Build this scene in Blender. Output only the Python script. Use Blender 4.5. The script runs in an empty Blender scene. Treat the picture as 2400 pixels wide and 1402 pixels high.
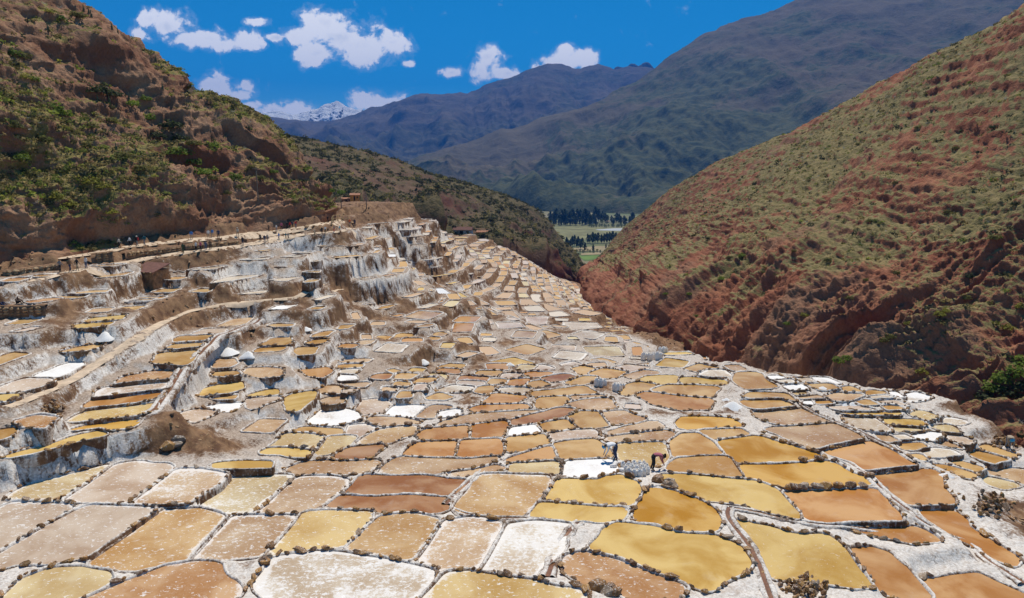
import bpy, bmesh, math, random
import numpy as np
from mathutils import Vector, Matrix
from mathutils.bvhtree import BVHTree

random.seed(7)
RNG = np.random.default_rng(11)
SC = bpy.context.scene
COL = SC.collection

# ------------------------------------------------------------------ camera
PITCH = math.radians(10.7)
FPX = 1600.0
cam_data = bpy.data.cameras.new("camera")
cam_data.sensor_width = 36.0
cam_data.lens = 24.0
cam_data.clip_start = 0.5
cam_data.clip_end = 60000.0
cam = bpy.data.objects.new("camera", cam_data)
COL.objects.link(cam)
cam.location = (0, 0, 0)
cam.rotation_euler = (math.radians(90) - PITCH, 0, 0)
SC.camera = cam
cP, sP = math.cos(PITCH), math.sin(PITCH)


def ray(px, py):
    a = (np.asarray(px, float) - 1200.0) / FPX
    b = (701.0 - np.asarray(py, float)) / FPX
    return np.stack([a, cP + b * sP, -sP + b * cP], -1)


def at_dist(px, py, d):
    r = ray(px, py)
    return r / np.linalg.norm(r, axis=-1, keepdims=True) * np.asarray(d, float)[..., None]


def at_z(px, py, z):
    r = ray(px, py)
    return r * (np.asarray(z, float) / r[..., 2])[..., None]


def project(p):
    p = np.asarray(p, float)
    f = p[..., 1] * cP - p[..., 2] * sP
    u = p[..., 1] * sP + p[..., 2] * cP
    return 1200 + FPX * p[..., 0] / f, 701 - FPX * u / f, f


# ------------------------------------------------------------------ light
SUN_AZ = math.radians(12)      # almost straight ahead, high
SUN_EL = math.radians(64)
sun_vec = Vector((math.sin(SUN_AZ) * math.cos(SUN_EL), math.cos(SUN_AZ) * math.cos(SUN_EL), math.sin(SUN_EL)))
sd = bpy.data.lights.new("sun", 'SUN')
sd.energy = 5.0
sd.angle = math.radians(0.5)
sd.color = (1.0, 0.94, 0.84)
sun = bpy.data.objects.new("sun", sd)
COL.objects.link(sun)
sun.rotation_euler = (-sun_vec).to_track_quat('-Z', 'Y').to_euler()

SC.view_settings.view_transform = 'Standard'
SC.view_settings.look = 'None'
SC.view_settings.exposure = 0.0
SC.view_settings.gamma = 1.0
SC.view_settings.use_curve_mapping = False
SC.cycles.max_bounces = 5
SC.cycles.volume_bounces = 0
SC.cycles.use_denoising = True


# ------------------------------------------------------------------ node helpers
class NT:
    def __init__(self, tree):
        self.t = tree

    def n(self, typ, **kw):
        nd = self.t.nodes.new(typ)
        for k, v in kw.items():
            setattr(nd, k, v)
        return nd

    def l(self, a, b):
        self.t.links.new(a, b)

    def put(self, sock, v):
        if hasattr(v, 'is_output') or isinstance(v, bpy.types.NodeSocket):
            self.l(v, sock)
        else:
            sock.default_value = v

    def math(self, op, a, b=None, c=None, clamp=False):
        nd = self.n('ShaderNodeMath', operation=op)
        nd.use_clamp = clamp
        self.put(nd.inputs[0], a)
        if b is not None:
            self.put(nd.inputs[1], b)
        if c is not None:
            self.put(nd.inputs[2], c)
        return nd.outputs[0]

    def sstep(self, v, lo, hi, a=0.0, b=1.0):
        nd = self.n('ShaderNodeMapRange', interpolation_type='SMOOTHSTEP')
        self.put(nd.inputs[0], v)
        nd.inputs[1].default_value = lo
        nd.inputs[2].default_value = hi
        nd.inputs[3].default_value = a
        nd.inputs[4].default_value = b
        return nd.outputs[0]

    def mix(self, f, a, b, blend='MIX'):
        nd = self.n('ShaderNodeMix', data_type='RGBA', blend_type=blend)
        self.put(nd.inputs[0], f)
        self.put(nd.inputs[6], a if not isinstance(a, tuple) else (*a[:3], 1))
        self.put(nd.inputs[7], b if not isinstance(b, tuple) else (*b[:3], 1))
        return nd.outputs[2]

    def noise(self, vec, scale, detail=4, rough=0.55, dist=0.0, dim='3D'):
        nd = self.n('ShaderNodeTexNoise', noise_dimensions=dim)
        if vec is not None:
            self.l(vec, nd.inputs['Vector'])
        nd.inputs['Scale'].default_value = scale
        nd.inputs['Detail'].default_value = detail
        nd.inputs['Roughness'].default_value = rough
        nd.inputs['Distortion'].default_value = dist
        return nd.outputs[0]

    def mapping(self, vec, scale=(1, 1, 1), loc=(0, 0, 0), rot=(0, 0, 0)):
        nd = self.n('ShaderNodeMapping')
        self.l(vec, nd.inputs[0])
        nd.inputs[1].default_value = loc
        nd.inputs[2].default_value = rot
        nd.inputs[3].default_value = scale
        return nd.outputs[0]

    def bump(self, h, strength, dist, normal=None):
        nd = self.n('ShaderNodeBump')
        nd.inputs['Strength'].default_value = strength
        nd.inputs['Distance'].default_value = dist
        self.l(h, nd.inputs['Height'])
        if normal is not None:
            self.l(normal, nd.inputs['Normal'])
        return nd.outputs[0]


MATS = {}


def new_mat(name):
    m = bpy.data.materials.new(name)
    m.use_nodes = True
    t = NT(m.node_tree)
    b = m.node_tree.nodes['Principled BSDF']
    MATS[name] = m
    return m, t, b


def simple(name, col, rough=0.8, scale=8.0, var=0.25, bump=0.0, spec=0.3):
    m, t, b = new_mat(name)
    tc = t.n('ShaderNodeTexCoord')
    n = t.noise(tc.outputs['Object'], scale, 5, 0.6)
    dark = tuple(c * (1 - var) for c in col)
    lite = tuple(min(1, c * (1 + var)) for c in col)
    t.l(t.mix(t.sstep(n, .3, .7), dark, lite), b.inputs['Base Color'])
    b.inputs['Roughness'].default_value = rough
    b.inputs['Specular IOR Level'].default_value = spec
    if bump:
        t.l(t.bump(n, 0.8, bump), b.inputs['Normal'])
    return m


# ------------------------------------------------------------------ sky
world = bpy.data.worlds.new("World")
SC.world = world
world.use_nodes = True
wt = NT(world.node_tree)
for nd in list(world.node_tree.nodes):
    world.node_tree.nodes.remove(nd)
sky = wt.n('ShaderNodeTexSky', sky_type='NISHITA')
sky.sun_disc = False
sky.sun_elevation = SUN_EL
sky.sun_rotation = SUN_AZ
sky.altitude = 3400
sky.air_density = 1.0
sky.dust_density = 0.15
sky.ozone_density = 2.0
hs = wt.n('ShaderNodeHueSaturation')
hs.inputs['Hue'].default_value = 0.488
hs.inputs['Saturation'].default_value = 1.7
hs.inputs['Value'].default_value = 1.12
wt.l(sky.outputs[0], hs.inputs['Color'])
bg = wt.n('ShaderNodeBackground')
bg.inputs[1].default_value = 0.10
wt.l(hs.outputs[0], bg.inputs[0])
tc = wt.n('ShaderNodeTexCoord')
sep = wt.n('ShaderNodeSeparateXYZ')
wt.l(tc.outputs['Generated'], sep.inputs[0])
yy = wt.math('MAXIMUM', sep.outputs[1], 0.05)
A_ = wt.math('DIVIDE', sep.outputs[0], yy)
C_ = wt.math('DIVIDE', sep.outputs[2], yy)
comb = wt.n('ShaderNodeCombineXYZ')
wt.l(A_, comb.inputs[0])
wt.l(C_, comb.inputs[1])
CLOUDS = [(385, 62, 58, 36), (350, 45, 34, 22), (325, 78, 20, 16), (485, 92, 60, 24), (440, 92, 45, 22),
          (582, 98, 46, 25), (530, 104, 50, 16), (602, 50, 30, 11),
          (760, 55, 52, 34), (850, 108, 90, 44), (918, 100, 52, 30), (742, 124, 52, 30), (800, 85, 75, 42),
          (690, 86, 42, 24), (648, 88, 34, 12), (705, 130, 25, 16),
          (512, 206, 52, 30), (562, 224, 30, 15), (576, 200, 14, 14),
          (588, 250, 40, 14), (690, 256, 60, 20), (862, 238, 52, 30), (905, 242, 46, 20),
          (640, 258, 60, 16), (958, 150, 15, 9), (1008, 232, 34, 10),
          (1145, 135, 36, 28), (1128, 165, 26, 26), (1056, 170, 28, 14), (1190, 172, 36, 17),
          (1318, 145, 55, 27), (1326, 116, 20, 16), (1370, 136, 30, 24), (1280, 160, 34, 11)]
mx = None
for (cx, cy, rx, ry) in CLOUDS:
    r0 = ray(cx, cy); r1 = ray(cx + rx, cy); r2 = ray(cx, cy - ry)
    a0, c0 = r0[0] / r0[1], r0[2] / r0[1]
    ra = (r1[0] / r1[1] - a0) * 1.06
    rc = (r2[2] / r2[1] - c0) * 1.06
    da = wt.math('MULTIPLY', wt.math('SUBTRACT', A_, float(a0)), float(1 / ra))
    dc = wt.math('MULTIPLY', wt.math('SUBTRACT', C_, float(c0)), float(1 / rc))
    d2 = wt.math('ADD', wt.math('MULTIPLY', da, da), wt.math('MULTIPLY', dc, dc))
    mm = wt.math('SUBTRACT', 1.0, wt.math('SQRT', d2))
    mx = mm if mx is None else wt.math('SMOOTH_MAX', mx, mm, 0.25)
front = wt.math('GREATER_THAN', sep.outputs[1], 0.06)
cl_vec = comb.outputs[0]
f1 = wt.noise(cl_vec, 30, 12, 0.62, 0.35)
f2 = wt.noise(wt.mapping(cl_vec, loc=(0.004, -0.010, 0)), 26, 6, 0.60, 0.25)
fine = wt.noise(cl_vec, 120, 6, 0.7, 0.0)
m2 = wt.math('MAXIMUM', mx, -0.6)
dens0 = wt.math('ADD', m2, wt.math('MULTIPLY', wt.math('SUBTRACT', f1, 0.5), 2.7))
dens0 = wt.math('ADD', dens0, wt.math('MULTIPLY', wt.math('SUBTRACT', fine, 0.5), 0.7))
# scattered fair-weather clouds elsewhere round the sky
far_n = wt.noise(tc.outputs['Generated'], 4.0, 10, 0.6, 0.2)
far_d = wt.math('MULTIPLY', wt.sstep(far_n, .60, .72), wt.math('SUBTRACT', 1.0, wt.sstep(sep.outputs[1], 0.1, 0.45)))
dens1 = wt.math('MAXIMUM', wt.sstep(dens0, 0.00, 0.42), wt.math('MULTIPLY', wt.sstep(dens0, -.30, .30), .20))
dens = wt.math('MULTIPLY', dens1, front)
dens = wt.math('MAXIMUM', dens, wt.math('MULTIPLY', far_d, 0.8))
cloud_shade = wt.sstep(wt.math('ADD', m2, wt.math('MULTIPLY', wt.math('SUBTRACT', f2, 0.5), 2.6)), 0.70, 1.5)
ccol = wt.mix(cloud_shade, (1.0, 1.0, 1.0), (0.74, 0.78, 0.83))  # grey shading of the cloud bodies is painted into their colour
cbg = wt.n('ShaderNodeBackground')
wt.l(ccol, cbg.inputs[0])
cbg.inputs[1].default_value = 1.28
mixs = wt.n('ShaderNodeMixShader')
wt.l(dens, mixs.inputs[0])
wt.l(bg.outputs[0], mixs.inputs[1])
wt.l(cbg.outputs[0], mixs.inputs[2])
wo = wt.n('ShaderNodeOutputWorld')
wt.l(mixs.outputs[0], wo.inputs[0])


# ------------------------------------------------------------------ numpy noise
def _h(i, j, k):
    n = (i.astype(np.int64) * 374761393 + j.astype(np.int64) * 668265263 + k.astype(np.int64) * 2147483647 % 1013904223)
    n = (n ^ (n >> 13)) * 1274126177
    n = n & 0x7fffffff
    n = (n ^ (n >> 16)) * 1103515245
    return (n & 0xffff) / 65535.0


def vnoise(p):
    p = np.asarray(p, float)
    f = np.floor(p)
    i = f.astype(np.int64)
    t = p - f
    t = t * t * t * (t * (t * 6 - 15) + 10)
    x, y, z = t[..., 0], t[..., 1], t[..., 2]
    I, J, K = i[..., 0], i[..., 1], i[..., 2]
    def L(a, b, w):
        return a + (b - a) * w
    c00 = L(_h(I, J, K), _h(I + 1, J, K), x)
    c10 = L(_h(I, J + 1, K), _h(I + 1, J + 1, K), x)
    c01 = L(_h(I, J, K + 1), _h(I + 1, J, K + 1), x)
    c11 = L(_h(I, J + 1, K + 1), _h(I + 1, J + 1, K + 1), x)
    return L(L(c00, c10, y), L(c01, c11, y), z) * 2 - 1


def fbm(p, oct=4, gain=0.5, lac=2.03):
    s, a = 0, 1.0
    p = np.asarray(p, float)
    tot = 0
    for o in range(oct):
        s = s + a * vnoise(p + o * 17.3)
        tot += a
        a *= gain
        p = p * lac
    return s / tot


def ridged(p, oct=4, gain=0.5, lac=2.03):
    s, a, tot = 0, 1.0, 0
    p = np.asarray(p, float)
    for o in range(oct):
        s = s + a * (1 - np.abs(vnoise(p + o * 31.7)) * 2)
        tot += a
        a *= gain
        p = p * lac
    return s / tot


# ------------------------------------------------------------------ object helpers
def tag(o, label=None, cat=None, group=None, kind=None):
    if label: o["label"] = label
    if cat: o["category"] = cat
    if group: o["group"] = group
    if kind: o["kind"] = kind
    return o


def link(o, parent=None):
    COL.objects.link(o)
    if parent is not None:
        o.parent = parent
    return o


def empty(name, loc=(0, 0, 0), rz=0.0):
    o = bpy.data.objects.new(name, None)
    o.empty_display_size = 0.3
    o.location = loc
    o.rotation_euler = (0, 0, rz)
    return link(o)


def mesh_from(name, verts, faces, mat=None, smooth=True):
    me = bpy.data.meshes.new(name)
    me.from_pydata([tuple(v) for v in np.asarray(verts).tolist()], [], [tuple(f) for f in faces])
    if mat is not None:
        for m in (mat if isinstance(mat, (list, tuple)) else [mat]):
            me.materials.append(m)
    if smooth and len(me.polygons):
        me.polygons.foreach_set('use_smooth', np.ones(len(me.polygons), bool))
    me.update()
    return me


def fast_mesh(name, verts, quads=None, tris=None, mat=None, smooth=True):
    me = bpy.data.meshes.new(name)
    V = np.asarray(verts, np.float32)
    me.vertices.add(len(V))
    me.vertices.foreach_set('co', V.ravel())
    loops = []
    starts = []
    tot = []
    off = 0
    for arr, k in ((quads, 4), (tris, 3)):
        if arr is not None and len(arr):
            arr = np.asarray(arr, np.int32)
            loops.append(arr.ravel())
            starts.append(off + np.arange(len(arr)) * k)
            tot.append(np.full(len(arr), k))
            off += arr.size
    loops = np.concatenate(loops); starts = np.concatenate(starts); tot = np.concatenate(tot)
    me.loops.add(len(loops))
    me.loops.foreach_set('vertex_index', loops)
    me.polygons.add(len(starts))
    me.polygons.foreach_set('loop_start', starts.astype(np.int32))
    me.polygons.foreach_set('loop_total', tot.astype(np.int32))
    me.polygons.foreach_set('use_smooth', np.full(len(starts), smooth))
    if mat is not None:
        for m in (mat if isinstance(mat, (list, tuple)) else [mat]):
            me.materials.append(m)
    me.update(calc_edges=True)
    return me


def grid_quads(nr, nc):
    i = np.arange(nr - 1)[:, None] * nc + np.arange(nc - 1)[None, :]
    return np.stack([i, i + 1, i + 1 + nc, i + nc], -1).reshape(-1, 4)


def fattr(me, name, vals):
    a = me.attributes.new(name, 'FLOAT', 'POINT')
    a.data.foreach_set('value', np.asarray(vals, np.float32).ravel())


def cattr(me, name, vals):
    a = me.attributes.new(name, 'FLOAT_COLOR', 'POINT')
    v = np.asarray(vals, np.float32)
    if v.shape[-1] == 3:
        v = np.concatenate([v, np.ones((len(v), 1), np.float32)], 1)
    a.data.foreach_set('color', v.ravel())


def obj(name, me, parent=None, loc=None):
    o = bpy.data.objects.new(name, me)
    if loc is not None:
        o.location = loc
    return link(o, parent)


# ------------------------------------------------------------------ materials
def salt_material(name, attr=None, base_bias=0.0):
    """salt crust over brown earth: white on tops, streaked on steep faces"""
    m, t, b = new_mat(name)
    geo = t.n('ShaderNodeNewGeometry')
    pos = geo.outputs['Position']
    sepn = t.n('ShaderNodeSeparateXYZ')
    t.l(geo.outputs['Normal'], sepn.inputs[0])
    big = t.noise(pos, 0.22, 4, 0.6)
    mid = t.noise(pos, 1.1, 5, 0.62)
    streak = t.noise(t.mapping(pos, (3.2, 3.2, 0.5)), 1.0, 5, 0.62)
    fine = t.noise(pos, 7.0, 6, 0.68)
    up = t.sstep(sepn.outputs[2], 0.25, 0.9)
    v = t.math('ADD', t.math('MULTIPLY', t.math('SUBTRACT', big, .5), 1.0), t.math('MULTIPLY', t.math('SUBTRACT', mid, .5), 0.9))
    side = t.math('MULTIPLY', t.math('SUBTRACT', streak, .5), 1.5)
    v = t.math('ADD', v, t.math('MULTIPLY', side, t.math('SUBTRACT', 1.0, t.math('MULTIPLY', up, .7))))
    v = t.math('ADD', v, t.math('MULTIPLY', t.math('SUBTRACT', fine, .5), .65))
    if attr:
        at = t.n('ShaderNodeAttribute', attribute_name=attr)
        v = t.math('ADD', v, t.math('MULTIPLY', t.math('SUBTRACT', at.outputs['Fac'], .5), 1.6))
    v = t.math('ADD', v, t.math('MULTIPLY', t.math('SUBTRACT', up, 1.0), .26))
    v = t.math('ADD', v, base_bias)
    salt = t.sstep(v, -0.16, 0.20)
    earth = t.mix(t.sstep(mid, .35, .65), (.12, .058, .028), (.27, .155, .078))
    earth = t.mix(t.sstep(fine, .58, .72), earth, (.40, .25, .10))
    crust = t.mix(t.sstep(fine, .30, .70), (.55, .49, .42), (.85, .81, .75))
    crust = t.mix(t.math('MULTIPLY', t.sstep(streak, .50, .70), 0.60), crust, (.40, .30, .225))
    if attr:      # trodden flats between the pans are greyer mud than the crusted faces
        hat_ = t.n('ShaderNodeAttribute', attribute_name='hill')
        flatm = t.math('MULTIPLY', t.sstep(sepn.outputs[2], .72, .95), t.math('ADD', .12, t.math('MULTIPLY', hat_.outputs['Fac'], .72)))
        crust = t.mix(flatm, crust, t.mix(t.sstep(fine, .35, .65), (.215, .140, .088), (.44, .335, .245)))
    t.l(t.mix(salt, earth, crust), b.inputs['Base Color'])
    b.inputs['Roughness'].default_value = 0.85
    b.inputs['Specular IOR Level'].default_value = 0.25
    h = t.math('ADD', t.math('MULTIPLY', fine, .6), t.math('ADD', t.math('MULTIPLY', streak, .5), t.math('MULTIPLY', salt, .15)))
    t.l(t.bump(h, 0.9, 0.10), b.inputs['Normal'])
    return m


M_BANK = salt_material('salt_crust', None, 0.16)
M_GROUND = salt_material('salty_earth', 'salt', -0.05)
M_WALL = salt_material('salt_wall', None, 0.10)

# brine: colour and crystal amount come from the object's own colour
m, t, b = new_mat('brine')
oi = t.n('ShaderNodeObjectInfo')
geo = t.n('ShaderNodeNewGeometry')
pos = geo.outputs['Position']
off = t.n('ShaderNodeVectorMath', operation='ADD')
t.l(pos, off.inputs[0])
cxyz = t.n('ShaderNodeCombineXYZ')
t.l(t.math('MULTIPLY', oi.outputs['Random'], 37.0), cxyz.inputs[0])
t.l(t.math('MULTIPLY', oi.outputs['Random'], 91.0), cxyz.inputs[1])
t.l(cxyz.outputs[0], off.inputs[1])
p2 = off.outputs[0]
big = t.noise(p2, 0.30, 4, 0.55, 0.6)
mid = t.noise(p2, 0.9, 5, 0.6, 0.3)
fine = t.noise(t.mapping(p2, (1, 1, 1)), 5.5, 5, 0.7)
vor = t.n('ShaderNodeTexVoronoi', feature='F1')
vor.inputs['Scale'].default_value = 5.0
t.l(p2, vor.inputs['Vector'])
colr = oi.outputs['Color']
alpha = oi.outputs['Alpha']
dark = t.mix(1.0, colr, (.72, .60, .47), 'MULTIPLY')
lite_ = t.mix(.22, colr, (.80, .66, .44))
c1 = t.mix(t.sstep(big, .36, .66), lite_, dark)
c1 = t.mix(.15, c1, colr)
c1 = t.mix(t.math('MULTIPLY', t.sstep(mid, .55, .75), .35), c1, t.mix(.5, colr, (.62, .55, .45)))
cry = t.math('ADD', t.math('MULTIPLY', t.math('SUBTRACT', big, .5), -1.6), t.math('ADD', t.math('MULTIPLY', t.math('SUBTRACT', mid, .5), .9), t.math('MULTIPLY', t.math('SUBTRACT', fine, .5), 1.3)))
edg = t.n('ShaderNodeAttribute', attribute_name='edge')
cry = t.math('ADD', cry, t.math('MULTIPLY', t.math('POWER', edg.outputs['Fac'], 1.6), t.math('ADD', .30, t.math('MULTIPLY', alpha, 1.1))))
cry = t.sstep(t.math('ADD', cry, t.math('MULTIPLY', t.math('SUBTRACT', alpha, .5), 1.5)), 0.18, 0.48)
fl = t.noise(t.mapping(p2, (1.0, 1.6, 1.0)), 3.4, 3, .75, .6)
fleck = t.sstep(t.math('ADD', fl, t.math('MULTIPLY', alpha, .16)), .66, .70)
fleck = t.math('MULTIPLY', fleck, t.sstep(alpha, .08, .3))
c1 = t.mix(t.math('MULTIPLY', t.sstep(fine, .45, .7), t.math('MULTIPLY', alpha, .5)), c1, t.mix(.5, colr, (.75, .68, .58)))
c2 = t.mix(t.math('MULTIPLY', cry, .62), c1, (.84, .82, .79))
c2 = t.mix(t.math('MULTIPLY', fleck, .7), c2, (.86, .84, .80))
t.l(c2, b.inputs['Base Color'])
rr = t.math('ADD', .10, t.math('MULTIPLY', cry, .5))
rr = t.math('ADD', rr, t.math('MULTIPLY', alpha, .25))
t.l(rr, b.inputs['Roughness'])
b.inputs['IOR'].default_value = 1.34
b.inputs['Specular IOR Level'].default_value = 0.22
b.inputs['Coat Weight'].default_value = .0
b.inputs['Coat Roughness'].default_value = .04
b.inputs['Coat IOR'].default_value = 1.34
h = t.math('ADD', t.math('MULTIPLY', cry, .5), t.math('MULTIPLY', t.math('MULTIPLY', fine, alpha), 1.2))
t.l(t.bump(h, 0.5, 0.03), b.inputs['Normal'])
M_BRINE = m

# stones: each one its own shade
m, t, b = new_mat('stone')
oi = t.n('ShaderNodeObjectInfo')
tc2 = t.n('ShaderNodeTexCoord')
n1 = t.noise(tc2.outputs['Object'], 3.0, 5, 0.65)
n2 = t.noise(tc2.outputs['Object'], 9.0, 4, 0.65)
ramp = t.n('ShaderNodeValToRGB')
t.l(oi.outputs['Random'], ramp.inputs[0])
cr = ramp.color_ramp
cr.elements[0].position = 0.0; cr.elements[0].color = (.19, .105, .05, 1)
cr.elements[1].position = 1.0; cr.elements[1].color = (.16, .14, .12, 1)
for p_, c_ in ((.3, (.40, .21, .065, 1)), (.55, (.52, .29, .085, 1)), (.75, (.28, .16, .08, 1)), (.9, (.44, .33, .22, 1))):
    e = cr.elements.new(p_); e.color = c_
geo = t.n('ShaderNodeNewGeometry')
sepn = t.n('ShaderNodeSeparateXYZ')
t.l(geo.outputs['Normal'], sepn.inputs[0])
base = t.mix(t.sstep(n1, .35, .7), t.mix(1.0, ramp.outputs[0], (.55, .5, .48), 'MULTIPLY'), ramp.outputs[0])
saltm = t.sstep(t.math('ADD', n2, t.math('MULTIPLY', sepn.outputs[2], .12)), .64, .74)
t.l(t.mix(t.math('MULTIPLY', saltm, .7), base, (.74, .71, .67)), b.inputs['Base Color'])
b.inputs['Roughness'].default_value = .85
t.l(t.bump(n2, .7, .04), b.inputs['Normal'])
M_STONE = m


def hill_material(name, earthA, earthB, grass, shrub, sc=1.0, rockA=None):
    m, t, b = new_mat(name)
    geo = t.n('ShaderNodeNewGeometry')
    pos = geo.outputs['Position']
    at = t.n('ShaderNodeAttribute', attribute_name='veg')
    n0 = t.noise(pos, .035 * sc, 5, .6)
    n1 = t.noise(pos, .16 * sc, 6, .65)
    n2 = t.noise(pos, .9 * sc, 5, .68)
    n3 = t.noise(pos, 3.0 * sc, 4, .7)
    e = t.mix(t.sstep(n1, .38, .64), earthA, earthB)
    if rockA:
        e = t.mix(t.sstep(n0, .52, .66), e, rockA)
    e = t.mix(t.math('MULTIPLY', t.sstep(n3, .35, .75), .55), e, t.mix(1.0, e, (.55, .5, .48), 'MULTIPLY'))
    g = t.mix(t.sstep(n2, .4, .62), grass, shrub)
    vg = t.math('ADD', at.outputs['Fac'], t.math('MULTIPLY', t.math('SUBTRACT', n2, .5), 1.1))
    vg = t.math('ADD', vg, t.math('MULTIPLY', t.math('SUBTRACT', n3, .5), .6))
    t.l(t.mix(t.sstep(vg, .35, .68), e, g), b.inputs['Base Color'])
    b.inputs['Roughness'].default_value = .95
    b.inputs['Specular IOR Level'].default_value = .1
    h = t.math('ADD', t.math('MULTIPLY', n2, 1.0), t.math('ADD', t.math('MULTIPLY', n3, .45), t.math('MULTIPLY', n1, 2.0)))
    t.l(t.bump(h, .9 if sc > .1 else .55, .40 / sc), b.inputs['Normal'])
    return m


M_HILL_L = hill_material('red_hillside', (.26, .13, .075), (.40, .24, .145), (.29, .225, .085), (.18, .16, .05), 1.0, (.25, .105, .06))
M_HILL_R = hill_material('red_ravine_side', (.26, .095, .054), (.37, .165, .092), (.27, .205, .095), (.17, .145, .06), 1.0, (.27, .15, .092))
M_SPUR = hill_material('scrub_hill', (.125, .070, .045), (.185, .118, .074), (.155, .118, .058), (.072, .064, .032), .6, (.15, .060, .040))
M_MTN = hill_material('mountain_slope', (.092, .080, .050), (.130, .108, .066), (.085, .090, .038), (.042, .055, .026), .035, (.115, .092, .058))
M_MTN2 = hill_material('far_mountain_slope', (.075, .064, .045), (.120, .098, .068), (.085, .078, .044), (.046, .048, .030), .022, (.070, .058, .042))

# snow peak
m, t, b = new_mat('snow_rock')
geo = t.n('ShaderNodeNewGeometry')
n1 = t.noise(t.mapping(geo.outputs['Position'], (1, 1, .6)), .006, 8, .68)
n2 = t.noise(geo.outputs['Position'], .02, 6, .7)
sepn = t.n('ShaderNodeSeparateXYZ')
t.l(geo.outputs['Normal'], sepn.inputs[0])
v = t.math('ADD', t.math('MULTIPLY', n1, 1.2), t.math('MULTIPLY', sepn.outputs[2], .5))
t.l(t.mix(t.sstep(v, .80, .87), (.055, .06, .08), (.92, .93, .95)), b.inputs['Base Color'])
t.l(t.bump(n2, 1.0, 60), b.inputs['Normal'])
b.inputs['Roughness'].default_value = .8
M_SNOW = m

# valley floor: fields
m, t, b = new_mat('valley_fields')
geo = t.n('ShaderNodeNewGeometry')
pos = geo.outputs['Position']
vor = t.n('ShaderNodeTexVoronoi', feature='F1', distance='CHEBYCHEV')
vor.inputs['Scale'].default_value = 1.0
vor.inputs['Randomness'].default_value = .8
t.l(t.mapping(pos, (.012, .0035, 1), rot=(0, 0, .25)), vor.inputs['Vector'])
rp = t.n('ShaderNodeValToRGB')
sp = t.n('ShaderNodeSeparateColor')
t.l(vor.outputs['Color'], sp.inputs[0])
t.l(sp.outputs[0], rp.inputs[0])
cr = rp.color_ramp
cr.elements[0].color = (.10, .12, .035, 1); cr.elements[0].position = 0
cr.elements[1].color = (.17, .15, .07, 1); cr.elements[1].position = 1
for p_, c_ in ((.2, (.15, .14, .05, 1)), (.45, (.20, .17, .075, 1)), (.6, (.085, .12, .03, 1)), (.8, (.23, .18, .09, 1))):
    e = cr.elements.new(p_); e.color = c_
n1 = t.noise(pos, .02, 5, .6)
t.l(t.mix(t.sstep(n1, .45, .7), rp.outputs[0], (.11, .12, .045)), b.inputs['Base Color'])
b.inputs['Roughness'].default_value = .95
M_VALLEY = m

M_PATH = simple('dusty_path', (.58, .45, .32), .95, 1.2, .22, .03, .1)
m, t, b = new_mat('leaf')
at = t.n('ShaderNodeAttribute', attribute_name='col')
t.l(at.outputs['Color'], b.inputs['Base Color'])
b.inputs['Roughness'].default_value = .75
b.inputs['Specular IOR Level'].default_value = .2
M_LEAF = m


def translucent(m, t, b, colsock, f=.45):
    tr = t.n('ShaderNodeBsdfTranslucent')
    t.l(colsock, tr.inputs[0])
    mx_ = t.n('ShaderNodeMixShader')
    mx_.inputs[0].default_value = f
    t.l(b.outputs[0], mx_.inputs[1]); t.l(tr.outputs[0], mx_.inputs[2])
    t.l(mx_.outputs[0], m.node_tree.nodes['Material Output'].inputs['Surface'])


translucent(m, t, b, at.outputs['Color'])


def leaf_mat(name, c):
    m, t, b = new_mat(name)
    oi = t.n('ShaderNodeObjectInfo')
    geo = t.n('ShaderNodeNewGeometry')
    r = t.math('ADD', t.math('MULTIPLY', geo.outputs['Random Per Island'], .7), t.math('MULTIPLY', oi.outputs['Random'], .4))
    lc = t.mix(r, tuple(x * .55 for x in c), tuple(x * 1.45 for x in c))
    t.l(lc, b.inputs['Base Color'])
    translucent(m, t, b, lc)
    b.inputs['Roughness'].default_value = .7
    b.inputs['Specular IOR Level'].default_value = .2
    return m


M_BARK = simple('bark', (.16, .11, .075), .9, 6, .3)
M_SACK = simple('white_sack', (.90, .86, .80), .55, 5, .05, .01)
sb_ = M_SACK.node_tree.nodes['Principled BSDF']
tn_ = M_SACK.node_tree
tr_ = tn_.nodes.new('ShaderNodeBsdfTranslucent'); tr_.inputs[0].default_value = (.85, .82, .78, 1)
mx_ = tn_.nodes.new('ShaderNodeMixShader'); mx_.inputs[0].default_value = .20
tn_.links.new(sb_.outputs[0], mx_.inputs[1]); tn_.links.new(tr_.outputs[0], mx_.inputs[2])
tn_.links.new(mx_.outputs[0], tn_.nodes['Material Output'].inputs['Surface'])
M_SALT = simple('heaped_salt', (.84, .82, .78), .85, 14, .10, .03)
M_WOOD = simple('pale_wood', (.50, .36, .18), .8, 6, .2)
M_DIRT = simple('dry_earth', (.27, .155, .085), .95, 3, .35, .06)

# ================================================================== TERRAIN OF THE PANS
CP = []   # control points px, py, z


def relief(z):
    return z * float(np.interp(-z, [12.0, 14.5, 17.2], [.74, .91, 1.10]))


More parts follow.
